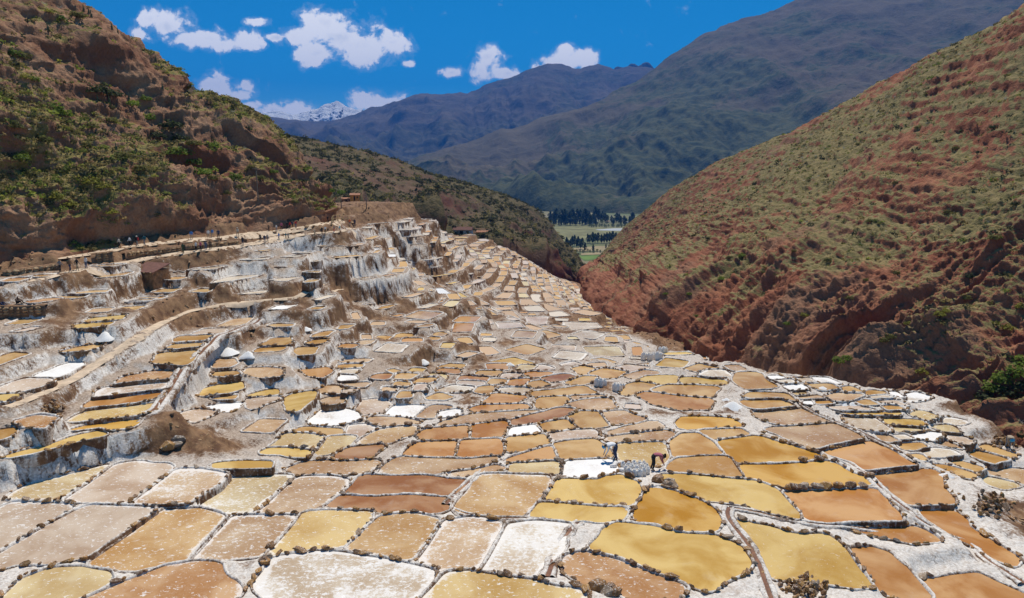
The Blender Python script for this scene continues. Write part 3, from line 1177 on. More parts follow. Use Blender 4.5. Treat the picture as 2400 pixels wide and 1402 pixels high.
# neighbouring pans share one thin bank: grow each outline towards its neighbours
grown = []
for p in PONDS:
    D = resample_keep(p.poly, .45)
    best = np.full(len(D), 9.0); bdz = np.zeros(len(D))
    lo_, hi_ = D.min(0) - 1.6, D.max(0) + 1.6
    for q in PONDS:
        if q is p or (q.poly.max(0) < lo_).any() or (q.poly.min(0) > hi_).any():
            continue
        d, ins = seg_dist(D, q.poly)
        d = np.where(ins, -d, d)
        upd = d < best
        best = np.where(upd, d, best); bdz = np.where(upd, abs(q.z - p.z), bdz)
    g = np.where(bdz < .55, np.clip(best / 2 - .10, -.15, .80), np.where(bdz < 1.1, np.clip(best / 2 - .22, -.12, .45), np.clip(best / 2 - .32, -.10, .25)))
    g = np.where(best > 1.6, .15, g)
    for _ in range(2):
        g = (np.roll(g, 1) + 2 * g + np.roll(g, -1)) / 4
    grown.append(offset_ring(D, g))
for p, P in zip(PONDS, grown):
    p.poly = P

# ------------------------------------------------------------------ paths (flattened strips of the slope)
def crop_line(k, s):
    ox, oy = OFF[k]
    return [(float(a.split(',')[0]) / 3 + ox, float(a.split(',')[1]) / 3 + oy) for a in s.split()]


PATHS = [
    (crop_line('G', "-120,850 0,830 200,772 400,735 560,700 700,680 880,655 1060,615 1300,580 1490,555 1700,530 1870,500 2000,480 2200,450 2400,425 2480,410"), 0.9),
    (crop_line('G', "-150,705 0,680 300,635 560,600 740,570 850,545 1080,520 1350,490 1560,475 1750,445 1900,430 2040,418 2130,400 2310,372 2390,350"), 1.1),
    (crop_line('G', "2400,840 2100,890 1800,925 1600,940 1420,965 1200,1040 1050,1120 930,1206 830,1280 700,1350 560,1440 420,1520 200,1620 40,1670"), 0.55),
]
PATH3 = []
for pl, hw in PATHS:
    pts = np.array([on_smooth(*q) for q in pl])
    pts = resample(pts, 1.0, closed=False)
    for _ in range(6):
        pts[1:-1] = (pts[:-2] + 2 * pts[1:-1] + pts[2:]) / 4
    PATH3.append((pts, hw))

# ------------------------------------------------------------------ terraces stepping down the hillside (contour strips)
start_px = crop_line('G', "-100,860 200,790 560,715 880,670 1300,595 1700,545 2000,495 2400,440") + [(835, 520), (855, 508), (900, 501), (950, 501), (1005, 512), (1060, 543), (1110, 570), (1150, 588), (1200, 604), (1260, 638), (1310, 660), (1345, 690)]
starts = np.array([on_smooth(*q) for q in start_px])[:, :2]
starts = resample(starts, 1.1, closed=False)
DZ = 1.45
lines = []
zl = np.arange(-6.6, -48, -DZ)
q = starts.copy()
track = [q.copy()]
for _ in range(300):
    e = 1.5
    g = np.stack([smooth(q[:, 0] + e, q[:, 1]) - smooth(q[:, 0] - e, q[:, 1]), smooth(q[:, 0], q[:, 1] + e) - smooth(q[:, 0], q[:, 1] - e)], -1) / (2 * e)
    n = np.linalg.norm(g, axis=1, keepdims=True)
    q = q - np.where(n > .008, g / np.maximum(n, 1e-6) * .7, 0)
    track.append(q.copy())
track = np.array(track)
ztrack = smooth(track[..., 0], track[..., 1])
for si in range(len(starts)):
    P = track[:, si]
    z = ztrack[:, si]
    row = []
    for L_ in zl:
        k = np.nonzero((z[:-1] >= L_) & (z[1:] < L_))[0]
        if len(k):
            k = k[0]
            u = (z[k] - L_) / max(1e-6, z[k] - z[k + 1])
            row.append(P[k] + u * (P[k + 1] - P[k]))
        else:
            row.append(None)
    lines.append(row)
KEEP = np.array([(-60, 650), (500, 590), (790, 535), (835, 492), (1010, 492), (1110, 553), (1205, 584), (1345, 662), (1440, 740), (1505, 815), (1380, 845), (1150, 850), (900, 850), (700, 850), (-60, 850)], float)
tr_polys = [(p.poly, p.poly.min(0) - 1, p.poly.max(0) + 1) for p in PONDS]
FARP = []
for k in range(len(zl) - 1):
    i = random.randrange(3)
    while i < len(lines) - 2:
        want = random.uniform(4.0, 8.0)
        up, lo = [], []
        j = i
        acc = 0
        ok = True
        while j < len(lines):
            a, b_ = lines[j][k], lines[j][k + 1]
            if a is None or b_ is None:
                ok = len(up) >= 3
                break
            if up:
                gap = np.linalg.norm(b_ - lo[-1])
                if gap > 6:
                    ok = len(up) >= 3
                    break
                acc += gap
            up.append(a); lo.append(b_)
            if acc > want and len(up) >= 2:
                break
            j += 1
        nxt = max(i + 1, j + (1 if random.random() < .5 else 0))
        if ok and len(up) >= 2:
            up = np.array(up); lo = np.array(lo)
            fr = random.uniform(.16, .34)
            u2 = up + (lo - up) * fr
            l2 = up + (lo - up) * .97
            # limit very deep cells
            P = np.concatenate([l2, u2[::-1]])
            c = P.mean(0)
            wdt = np.linalg.norm(l2 - u2, axis=1).mean()
            lng = np.linalg.norm(np.diff(l2, axis=0), axis=1).sum()
            z = zl[k] - DZ * .60
            ppx, ppy, dep = project(np.array([[c[0], c[1], z]]))
            d_, ins = seg_dist(np.array([[ppx[0], ppy[0]]]), KEEP)
            if ins[0] and 1.0 < wdt and lng > 2.0 and random.random() < .90:
                # inset along the strip
                cc = P.mean(0)
                P = cc + (P - cc) * np.array([.93, .93])
                if area2(P) < 0:
                    P = P[::-1]
                hitp = False
                for (tp, b0, b1) in tr_polys:
                    if (P.max(0) < b0).any() or (P.min(0) > b1).any():
                        continue
                    dd, ii = seg_dist(np.vstack([P, cc[None]]), tp)
                    if ii.any() or dd.min() < .55:
                        hitp = True
                        break
                    dd2, ii2 = seg_dist(tp, P)
                    if ii2.any():
                        hitp = True
                        break
                if not hitp:
                    p = Pond()
                    p.code = random.choice('tttttokkkkeepc' if dep[0] > 120 else 'tttootkkecpw')
                    p.spk = False
                    p.z = z + random.uniform(-.12, .12)
                    p.poly = chaikin(P, 1, .1)
                    p.traced = False
                    p.px = np.array([ppx[0], ppy[0]])
                    p.grp = 'H'
                    # deeper strips are cut into two or three pans
                    FARP.append(p)
        i = nxt
PONDS += FARP
# ---- smaller pans fill what is left between them
OX0, OY0, OS = -110.0, 20.0, .3
ONX, ONY = int(230 / OS), int(320 / OS)
OCC = np.zeros((ONX, ONY), bool)


def occ_win(P, m):
    i0, j0 = np.floor((P.min(0) - m - (OX0, OY0)) / OS).astype(int)
    i1, j1 = np.ceil((P.max(0) + m - (OX0, OY0)) / OS).astype(int) + 1
    return max(0, i0), max(0, j0), min(ONX, i1), min(ONY, j1)


def occ_mark(P, m=.34):
    i0, j0, i1, j1 = occ_win(P, m)
    if i1 <= i0 or j1 <= j0:
        return
    X, Y = np.meshgrid(OX0 + np.arange(i0, i1) * OS, OY0 + np.arange(j0, j1) * OS, indexing='ij')
    d, ins = seg_dist(np.stack([X.ravel(), Y.ravel()], -1), P)
    OCC[i0:i1, j0:j1] |= ((d < m) | ins).reshape(X.shape)


for p in PONDS:
    occ_mark(p.poly)
for pts, hw in PATH3:
    for q in pts:
        i, j = ((q[:2] - (OX0, OY0)) / OS).astype(int)
        r_ = int((hw + .5) / OS)
        OCC[max(0, i - r_):i + r_ + 1, max(0, j - r_):j + r_ + 1] = True
FILL = np.array([(820, 520), (1000, 505), (1110, 560), (1205, 590), (1345, 672), (1440, 745), (1508, 822), (1640, 838), (1790, 868), (1900, 885), (2150, 945), (2200, 1040), (1900, 1010), (1700, 1000), (1350, 1000), (1000, 1000), (800, 1000), (620, 1000), (480, 1030), (330, 1010), (200, 980), (20, 960), (0, 800), (0, 700), (300, 640), (560, 600)], float)
rr_ = random.Random(91)
world_poly = np.array([on_smooth(*q)[:2] for q in FILL])
bx0, by0 = world_poly.min(0); bx1, by1 = world_poly.max(0)
NF = 0
UV = np.array([(a, b_) for a in np.linspace(0, 1, 6) for b_ in np.linspace(0, 1, 5)])
for size in (1.35, .95, .70, .50):
    XY = np.array([(rr_.uniform(bx0, bx1), rr_.uniform(by0, by1)) for _ in range(3600 if size > .6 else 2200)])
    ZZ = smooth(XY[:, 0], XY[:, 1])
    PX, PY, _d = project(np.column_stack([XY, ZZ]))
    okk = seg_dist(np.stack([PX, PY], -1), FILL)[1]
    e = 2.0
    GG = np.stack([smooth(XY[:, 0] + e, XY[:, 1]) - smooth(XY[:, 0] - e, XY[:, 1]), smooth(XY[:, 0], XY[:, 1] + e) - smooth(XY[:, 0], XY[:, 1] - e)], -1) / (2 * e)
    for n_ in np.nonzero(okk)[0]:
        x, y = XY[n_]
        i, j = int((x - OX0) / OS), int((y - OY0) / OS)
        if not (0 <= i < ONX and 0 <= j < ONY) or OCC[i, j]:
            continue
        z = float(ZZ[n_]); ppx, ppy = PX[n_], PY[n_]
        g = GG[n_]
        gn = np.linalg.norm(g)
        a = g / gn if gn > .01 else np.array([0., 1.])
        b_ = np.array([-a[1], a[0]])
        w = size * rr_.uniform(2.6, 4.6); h = size * rr_.uniform(1.5, 2.6) * float(np.clip(.30 / max(gn, .1), .55, 1.4))
        c = np.array([x, y])
        Q = np.array([c + a * h * .5 * rr_.uniform(.8, 1.1) * sa + b_ * w * .5 * rr_.uniform(.75, 1.1) * sb for sa, sb in ((1, 1), (1, -1), (-1, -1), (-1, 1))])
        if area2(Q) < 0:
            Q = Q[::-1]
        bad = False
        u_, v_ = UV[:, :1], UV[:, 1:]
        t_ = (Q[0] * (1 - u_) + Q[1] * u_) * (1 - v_) + (Q[3] * (1 - u_) + Q[2] * u_) * v_
        ij = ((t_ - (OX0, OY0)) / OS).astype(int)
        bad = (ij < 0).any() or (ij[:, 0] >= ONX).any() or (ij[:, 1] >= ONY).any() or OCC[ij[:, 0], ij[:, 1]].any()
        if bad:
            continue
        p = Pond()
        p.code = rr_.choice('tttttttookkkeepcyy')
        p.spk = False
        p.z = z + rr_.uniform(-.1, .1)
        if gn > .07 and ppy < 850:
            p.z = round(z / 1.45) * 1.45 + rr_.uniform(-.06, .06)     # shared terrace levels
        p.poly = chaikin(Q, 1, .08)
        p.traced = False
        p.px = np.array([float(ppx), float(ppy)])
        p.grp = 'H'
        PONDS.append(p)
        occ_mark(p.poly, .30)
        NF += 1
print("fill", NF)
print("traced", N_TRACED, "terrace", len(FARP))

# ------------------------------------------------------------------ ground mesh
NA, NR = 800, 570
az = np.radians(np.linspace(-47, 46, NA))
lr = np.linspace(math.log(13.0), math.log(430.0), NR)
AZ, LR = np.meshgrid(az, lr, indexing='xy')
RR = np.exp(LR)
GX = RR * np.sin(AZ)
GY = RR * np.cos(AZ)
Z0 = smooth(GX, GY)
rough = fbm(np.stack([GX * .22, GY * .22, Z0 * 0], -1), 3) * .55 + fbm(np.stack([GX * 1.1, GY * 1.1, Z0 * 0 + 9], -1), 3) * .22
Z0 = Z0 + rough * np.clip((RR - 20) / 40, .25, 1.3)
def win(P, m):
    x0, y0 = P.min(0) - m
    x1, y1 = P.max(0) + m
    cs = np.array([(x0, y0), (x1, y0), (x0, y1), (x1, y1), ((x0 + x1) / 2, y0), ((x0 + x1) / 2, y1)])
    a = np.arctan2(cs[:, 0], cs[:, 1]); r = np.log(np.maximum(13, np.hypot(cs[:, 0], cs[:, 1])))
    if x0 < 0 < x1:
        a = np.append(a, 0)
    i0 = int(np.clip(np.searchsorted(az, a.min()) - 1, 0, NA)); i1 = int(np.clip(np.searchsorted(az, a.max()) + 1, 0, NA))
    j0 = int(np.clip(np.searchsorted(lr, r.min()) - 1, 0, NR)); j1 = int(np.clip(np.searchsorted(lr, r.max()) + 1, 0, NR))
    return slice(j0, j1), slice(i0, i1)


WS = np.zeros(GX.shape); WZ = np.zeros(GX.shape); DN = np.full(GX.shape, 9.0)
for p in PONDS:
    sl = win(p.poly, 3.6)
    sub = GX[sl]
    if sub.size == 0:
        continue
    Q = np.stack([sub.ravel(), GY[sl].ravel()], -1)
    d, ins = seg_dist(Q, p.poly[::2] if len(p.poly) > 20 else p.poly)
    d = np.where(ins, 0, d).reshape(sub.shape)
    p.cache = (sl, d, ins.reshape(sub.shape))
    w_ = np.where(d < 3.6, np.clip(1 - d / 3.6, 0, 1) ** 2 / (d + .22) ** 5.5, 0)
    WS[sl] += w_; WZ[sl] += w_ * p.z
    DN[sl] = np.minimum(DN[sl], d)
hillm = np.clip((RR - 48) / 22, 0, 1) * np.clip((.95 - (GX + 10) / 70), 0, 1)
hillm = np.where(GX < -8, np.clip((RR - 40) / 12, 0, 1), hillm)
TS = 1.5
qq = Z0 / TS + .55 * fbm(np.stack([GX * .05, GY * .05, Z0 * 0 + 4], -1), 2) + .12 * fbm(np.stack([GX * .5, GY * .5, Z0 * 0 + 4], -1), 2)
fq = np.floor(qq)
st_ = np.clip((qq - fq - .70) / .26, 0, 1)
Z0 = Z0 + hillm * ((fq + st_ - qq + .35) * TS)
lev = np.clip((3.4 - DN) / 1.6, 0, 1) * (WS > 1e-6)
Z0 = Z0 * (1 - lev) + lev * (WZ / np.maximum(WS, 1e-9) + rough * .25 * np.clip(DN, 0, 1))
LO = np.full(GX.shape, -1e9)
UP = np.full(GX.shape, 1e9)
DMIN = np.full(GX.shape, 1e9)
INZ = np.full(GX.shape, np.nan)


STEEP = 4.5
for p in PONDS:
    d0 = np.hypot(*p.poly.mean(0))
    p.dist = d0
    marg = 3.0 if p.traced else 2.2
    if not hasattr(p, 'cache'):
        continue
    sl, d, ins = p.cache
    pw = .15 if p.traced else .15
    near = (d < marg) | ins
    de = np.where(ins, 0, d)
    LO[sl] = np.where(near, np.maximum(LO[sl], p.z - .06 - STEEP * np.maximum(0, de - pw)), LO[sl])
    UP[sl] = np.where(near, np.minimum(UP[sl], p.z - .03 + 4.0 * np.maximum(0, de - .12)), UP[sl])
    DMIN[sl] = np.minimum(DMIN[sl], de)
    INZ[sl] = np.where(ins, np.fmin(INZ[sl], p.z - .30), INZ[sl])
for pts, hw in PATH3:
    for a, b_ in zip(pts[:-1], pts[1:]):
        tdir = (b_ - a)[:2]; tdir = tdir / np.linalg.norm(tdir)
        nrm = np.array([-tdir[1], tdir[0]])
        P = np.array([a[:2] + nrm * hw, a[:2] - nrm * hw, b_[:2] - nrm * hw, b_[:2] + nrm * hw])
        sl = win(P, 2.5)
        sub = GX[sl]
        if sub.size == 0:
            continue
        Q = np.stack([sub.ravel(), GY[sl].ravel()], -1)
        d, ins = seg_dist(Q, P)
        d = d.reshape(sub.shape); ins = ins.reshape(sub.shape)
        de = np.where(ins, 0, d)
        z = (a[2] + b_[2]) / 2
        LO[sl] = np.where(de < 2.5, np.maximum(LO[sl], z - 1.8 * np.maximum(0, de - .15)), LO[sl])
        UP[sl] = np.where(de < 2.5, np.minimum(UP[sl], z + 1.8 * np.maximum(0, de - .15)), UP[sl])
GZ = np.where(LO > UP, (LO + UP) / 2, np.clip(Z0, LO, UP))
small = fbm(np.stack([GX * 2.3, GY * 2.3, GZ * 2.3], -1), 3)
GZ = GZ + small * np.where(DMIN < .4, .04, .13) * np.clip(RR / 45, .5, 2.0)
GZ = GZ + hillm * np.clip((DMIN - .25) * 2, 0, 1) * ridged(np.stack([GX * .9, GY * .9, GZ * .9 + 3], -1), 3) * .09
GZ = np.where(np.isnan(INZ), GZ, np.minimum(GZ, INZ))
gsl = np.hypot(np.gradient(GZ, axis=0) / np.gradient(RR, axis=0), np.gradient(GZ, axis=1) / (RR * (az[1] - az[0])))
saltv = np.exp(-np.maximum(0, DMIN - .3) / 2.2) * np.interp(RR, [30, 50, 80, 130, 180], [.80, .64, .50, .38, .30]) + .13 + np.clip((RR - 40) / 60, 0, 1) * .08 + .34 * fbm(np.stack([GX * .07, GY * .07, GZ * .2], -1), 3)
V = np.stack([GX, GY, GZ], -1).reshape(-1, 3)
gm = fast_mesh('ground', V, quads=grid_quads(NR, NA)[:, ::-1], mat=M_GROUND)
fattr(gm, 'salt', saltv)
fattr(gm, 'hill', hillm)
ground = tag(obj('ground', gm), kind='structure')


def gz(x, y):
    a = (np.arctan2(x, y) - az[0]) / (az[1] - az[0])
    r = (np.log(np.maximum(np.hypot(x, y), 13.01)) - lr[0]) / (lr[1] - lr[0])
    a = np.clip(a, 0, NA - 1.001); r = np.clip(r, 0, NR - 1.001)
    i = np.asarray(a).astype(int); j = np.asarray(r).astype(int)
    u = a - i; v = r - j
    return GZ[j, i] * (1 - u) * (1 - v) + GZ[j, i + 1] * u * (1 - v) + GZ[j + 1, i] * (1 - u) * v + GZ[j + 1, i + 1] * u * v


def on_ground(px, py):
    r = ray(px, py)
    r = r / np.linalg.norm(r)
    t_ = np.arange(12, 425, .1)
    P = t_[:, None] * r[None]
    below = P[:, 2] < gz(P[:, 0], P[:, 1])
    k = np.argmax(below)
    return P[k] if below[k] else P[-1]


# ------------------------------------------------------------------ pond things
def bank_arrays(p, ds, skirt, k=1.0, lite=False):
    P = resample(p.poly, ds)
    n = len(P)
    prof = [(-.10, -.20), (-.03, -.02), (.015, .045), (.05, .075), (.10, .07), (.15, .01), (.18, -.25), (.20 + skirt * .06, -skirt)]
    w3 = np.stack([P[:, 0], P[:, 1], np.full(n, p.z)], -1)
    lump = fbm(w3 * .8 + 5, 2)
    rings = []
    for q, (o, h) in enumerate(prof):
        oo = np.full(n, o * (k if o > 0 else 1.0))
        if lite:
            ns = lump * .8 if q == 0 else np.roll(ns, 1); ns2 = 0.0
        else:
            ns = fbm(w3 * 2.2 + q * 3.1, 3)
            ns2 = vnoise(w3 * 6.0 + q * 7.7)
        if q >= 2:
            oo = oo + ns * .05 * k + ns2 * .015
        R = offset_ring(P, oo)
        z = p.z + h * (1.0 if h < 0 else k * (1.0 + .55 * lump)) + (ns * .045 + ns2 * .03 if q in (2, 3, 4, 5) else ns * .08 if q >= 6 else 0)
        rings.append(np.stack([R[:, 0], R[:, 1], np.broadcast_to(z, (n,))], -1))
    V = np.stack(rings, 0)           # prof x n x 3
    m_ = len(prof)
    idx = np.arange(n)
    nx = (idx + 1) % n
    F = []
    for q in range(m_ - 1):
        F.append(np.stack([q * n + idx, q * n + nx, (q + 1) * n + nx, (q + 1) * n + idx], -1))
    return V.reshape(-1, 3), np.concatenate(F)[:, ::-1], V


# image size of each pond decides which are things of their own
for p in PONDS:
    w3 = np.stack([p.poly[:, 0], p.poly[:, 1], np.full(len(p.poly), p.z)], -1)
    a_, b_, _ = project(w3)
    a_ = np.clip(a_, 0, 2400); b_ = np.clip(b_, 0, 1402)
    p.imarea = abs(area2(np.stack([a_, b_], -1)))
    p.bbox = (a_.min(), b_.min(), a_.max(), b_.max())
order = sorted(PONDS, key=lambda q: (not q.traced, -q.imarea))
THINGS = order[:300]
REST = order[300:]

CNAME = {'a': 'deep amber', 'y': 'pale yellow', 'o': 'orange tan', 't': 'ochre tan', 'b': 'dark brown', 'k': 'pinkish tan', 'p': 'pale pink',
         'c': 'cream', 'w': 'white', 'e': 'peach-white'}


def region(p):
    x, y = p.px
    if not p.traced:
        if x > 1130: return 'on the far terraces dropping toward the ravine'
        if x > 780: return 'on the stepped terraces of the far dome'
        return 'on the steep terraces below the tourists'
    if y > 1290 and x < 1700: return 'along the very bottom edge of the pans'
    if y > 1180 and x < 560: return 'in the second row, lower left'
    if y > 1180 and x < 1120: return 'in the second row, lower centre'
    if x < 820 and y > 1090: return 'in the row below the white terrace wall'
    if x > 1620 and y > 1180: return 'beside the channels at lower right'
    if 1100 <= x <= 1620 and y > 1110: return 'just in front of the bent workers'
    if x > 1950 and y > 1000: return 'on the slope near the right edge'
    if x > 1800 and y < 1000: return 'by the rim above the red ravine'
    if x > 1580 and y > 1000: return 'right of the pink-shirted worker'
    if 1180 <= x <= 1600 and y > 960: return 'around and behind the bent workers'
    if x > 820 and y > 960: return 'in the centre, left of the workers'
    if x > 1500: return 'on the upper plateau, right half'
    if x > 1180: return 'in the middle of the upper plateau'
    if x > 1000 and y > 850: return 'on the upper plateau left of centre'
    if x > 790: return 'among the white walls left of centre'
    if y > 960 and x < 820: return 'at the foot of the left terraces'
    if x < 420 and y > 860: return 'in the stone-divided stack at left'
    if x > 420 and y > 820: return 'beside the rusty hillside channel'
    if y > 740: return 'beside the mid-slope footpath on the left'
    if y > 660: return 'on the upper left terraces'
    return 'right below the tourist paths'


from collections import defaultdict
groups = defaultdict(list)
for p in THINGS:
    groups[(p.code, region(p))].append(p)
ORD = ['leftmost', 'second from left', 'third from left', 'fourth from left', 'fifth from left', 'sixth from left', 'seventh from left', 'eighth from left', 'ninth from left', 'tenth from left', 'eleventh from left', 'twelfth from left']
for (c, rg), lst in groups.items():
    lst.sort(key=lambda q: q.px[0])
    for i, p in enumerate(lst):
        if len(lst) == 1:
            p.label = f"{CNAME[c]} salt pan {rg}"
            if p.traced: p.label = f"the only {CNAME[c]} salt pan {rg}"
        elif i < len(ORD) and (p.traced or len(lst) <= 12):
            if i == len(lst) - 1:
                p.label = f"rightmost {CNAME[c]} salt pan {rg}"
            else:
                p.label = f"{ORD[i]} {CNAME[c]} salt pan {rg}"
        else:
            p.label = f"small {CNAME[c]} salt pan {rg}"


def stone_mesh(i):
    bm = bmesh.new()
    for _ in range(26):
        v = Vector((random.gauss(0, 1), random.gauss(0, 1), random.gauss(0, 1)))
        v.normalize()
        v = Vector((v.x * .5, v.y * .36, v.z * .30)) * random.uniform(.85, 1.12)
        bm.verts.new(v)
    bmesh.ops.convex_hull(bm, input=bm.verts)
    for v in [v for v in bm.verts if not v.link_faces]:
        bm.verts.remove(v)
    me = bpy.data.meshes.new('stone')
    bm.to_mesh(me); bm.free()
    me.materials.append(M_STONE)
    return me


def simple_stone(i):
    bm = bmesh.new()
    for _ in range(14):
        v = Vector((random.gauss(0, 1), random.gauss(0, 1), random.gauss(0, 1)))
        v.normalize()
        bm.verts.new(Vector((v.x * .5, v.y * .36, v.z * .30)) * random.uniform(.85, 1.15))
    bmesh.ops.convex_hull(bm, input=bm.verts)
    for v in [v for v in bm.verts if not v.link_faces]:
        bm.verts.remove(v)
    me = bpy.data.meshes.new('stone')
    bm.to_mesh(me); bm.free()
    me.materials.append(M_STONE)
    return me


STONES = [simple_stone(i) for i in range(10)]
n_stone = 0
placed = []          # coarse occupancy so that shared banks are not doubled
occ = set()
for p in THINGS:
    c = p.poly.mean(0)
    root = empty('salt_pond', (c[0], c[1], p.z))
    tag(root, p.label, 'salt pond', 'salt pans of the terraces' if p.traced else 'small pans on the far terraces')
    ds = min(.8, max(.2, p.dist * .0045))
    base = np.array([c[0], c[1], p.z])
    # water
    W = offset_ring(resample(p.poly, max(.35, ds)), np.full(len(resample(p.poly, max(.35, ds))), .03))
    rad = math.sqrt(max(.5, abs(area2(W)) / math.pi))
    Wi = c + (W - c) * max(.45, 1 - .55 / rad)
    nW = len(W)
    wv = np.concatenate([np.stack([W[:, 0] - c[0], W[:, 1] - c[1], np.full(nW, -.035)], -1), np.stack([Wi[:, 0] - c[0], Wi[:, 1] - c[1], np.full(nW, -.035)], -1)])
    ix = np.arange(nW)
    wf = np.stack([ix, (ix + 1) % nW, (ix + 1) % nW + nW, ix + nW], -1).tolist() + [list(range(nW, 2 * nW))]
    wm = mesh_from('brine', wv, wf, M_BRINE, False)
    fattr(wm, 'edge', np.concatenate([np.ones(nW), np.zeros(nW)]))
    wo_ = obj('brine', wm, root)
    col = np.array(PCOL[p.code]) * (1 + RNG.uniform(-.10, .08))
    if p.spk:      # crusted pans are paler and less saturated
        col = col * .82 + .18 * np.array((.60, .52, .42))
    wo_.color = (*col, min(1, PALPHA[p.code] + (.24 if p.spk else 0) + RNG.uniform(-.04, .06)))
    # bank
    up_slope = p.px[1] < 1000 and p.px[0] < 1150 or p.px[1] < 800
    skirt = (1.5 if up_slope else .8)
    k = .95 if p.dist < 60 else 1.05
    Vb, Fb, V3 = bank_arrays(p, ds, skirt, k * random.uniform(.85, 1.2))
    bm_ = fast_mesh('bank', Vb - base, quads=Fb, mat=M_BANK)
    bank = obj('bank', bm_, root)
    # stones on the bank of the nearer pans
    if p.traced and p.dist < 72:
        crest = (V3[3] + V3[4]) / 2
        rs = resample(crest, .33)
        ph = random.uniform(0, 50)
        cov = fbm(np.stack([rs[:, 0] * .16, rs[:, 1] * .16, np.full(len(rs), ph)], -1), 2)
        for q, s in enumerate(rs):
            key = (int(math.floor(s[0] / .27)), int(math.floor(s[1] / .27)))
            if any((key[0] + a, key[1] + b2) in occ for a in (0, 1, -1) for b2 in (0, 1, -1) if (a == 0 or b2 == 0)):
                continue
            if cov[q] < -.05 or random.random() < .12:
                continue
            sx, sy, _ = project(s)
            if not (-20 < sx < 2420 and sy < 1440):
                continue
            occ.add(key)
            st = bpy.data.objects.new('stone', random.choice(STONES))
            sc = random.choice((.22, .28, .34, .40, .46)) * random.uniform(.85, 1.2) * (1.35 if random.random() < .10 else 1)
            if p.dist > 55: sc *= .9
            nx_ = rs[(q + 1) % len(rs)] - s
            st.location = tuple(s - base + np.array([random.uniform(-.05, .05), random.uniform(-.05, .05), .05 * sc + random.uniform(-.03, .02)]))
            st.rotation_euler = (random.uniform(-.3, .3), random.uniform(-.3, .3), math.atan2(nx_[1], nx_[0]) + random.uniform(-.7, .7))
            st.scale = (sc * random.uniform(.9, 1.3), sc * random.uniform(.8, 1.1), sc * random.uniform(.8, 1.15))
            link(st, bank)
            n_stone += 1
print('stones', n_stone)
# the many remaining small pans read as one mass
if REST:
    Vs, Fs, Ws, Wf, Wc = [], [], [], [], []
    o1 = o2 = 0
    for p in REST:
        Vb, Fb, _ = bank_arrays(p, min(.9, max(.3, p.dist * .006)), 1.3, 1.0, True)
        Vs.append(Vb); Fs.append(Fb + o1); o1 += len(Vb)
        W = resample(p.poly, .8)
        Ws.append(np.stack([W[:, 0], W[:, 1], np.full(len(W), p.z - .035)], -1))
        cc = np.append(W.mean(0), p.z - .035)
        Ws.append(cc[None])
        n = len(W)
        i = np.arange(n)
        Wf.append(np.stack([i, (i + 1) % n, np.full(n, n)], -1) + o2)
        Wc.append(np.tile(np.array(PCOL[p.code]) * RNG.uniform(.9, 1.08), (n + 1, 1)))
        o2 += n + 1
    far = empty('far_salt_pans', tuple(np.append(REST[0].poly.mean(0), REST[0].z)))
    tag(far, 'mass of tiny far salt pans stepping down the hillside', 'salt pans', None, 'stuff')
    base = np.array(far.location)
    fo = obj('banks', fast_mesh('banks', np.concatenate(Vs) - base, quads=np.concatenate(Fs), mat=M_BANK), far)
    tag(fo, kind='stuff')
    m, t, b = new_mat('far_brine')
    at = t.n('ShaderNodeAttribute', attribute_name='col')
    t.l(at.outputs['Color'], b.inputs['Base Color'])
    b.inputs['Roughness'].default_value = .5
    wm = fast_mesh('brine', np.concatenate(Ws) - base, tris=np.concatenate(Wf), mat=m, smooth=False)
    cattr(wm, 'col', np.concatenate(Wc))
    tag(obj('brine', wm, far), kind='stuff')

# ------------------------------------------------------------------ footpaths
for pts, hw in PATH3:
    L = []
    T = np.gradient(pts[:, :2], axis=0)
    T = T / np.linalg.norm(T, axis=1, keepdims=True)
    N = np.stack([-T[:, 1], T[:, 0]], -1)
    nn = 5
    wv = hw * (1 + .22 * vnoise(np.stack([pts[:, 0] * .3, pts[:, 1] * .3, pts[:, 2] * 0], -1)))
    for q in np.linspace(-1, 1, nn):
        xy = pts[:, :2] + N * (q * wv)[:, None]
        zz = gz(xy[:, 0], xy[:, 1])
        zz[1:-1] = np.maximum(zz[1:-1], (zz[:-2] + zz[2:]) / 2)
        zz = zz + .06 - .05 * abs(q)
        L.append(np.column_stack([xy, zz]))
    V = np.stack(L, 0)
    V[:, :, 2] = np.minimum(V[:, :, 2], np.median(V[:, :, 2], axis=0)[None] + .12)
    me = fast_mesh('path', V.reshape(-1, 3), quads=grid_quads(nn, len(pts)), mat=M_PATH)
    tag(obj('path', me), kind='structure')


# ================================================================== HILLSIDES AND MOUNTAINS
def crm(P, u):
    """Catmull-Rom through rows of P (n, ...) at parameters u in [0, n-1]"""
    n = len(P)
    i = np.clip(np.floor(u).astype(int), 0, n - 2)
    t_ = (u - i).reshape((-1,) + (1,) * (P.ndim - 1))
    p1 = P[i]; p2 = P[i + 1]
    p0 = np.where((i > 0).reshape(t_.shape), P[np.maximum(i - 1, 0)], 2 * p1 - p2)
    p3 = np.where((i < n - 2).reshape(t_.shape), P[np.minimum(i + 2, n - 1)], 2 * p2 - p1)
    return .5 * ((2 * p1) + (-p0 + p2) * t_ + (2 * p0 - 5 * p1 + 4 * p2 - p3) * t_ ** 2 + (-p0 + 3 * p1 - 3 * p2 + p3) * t_ ** 3)


BVH = {}


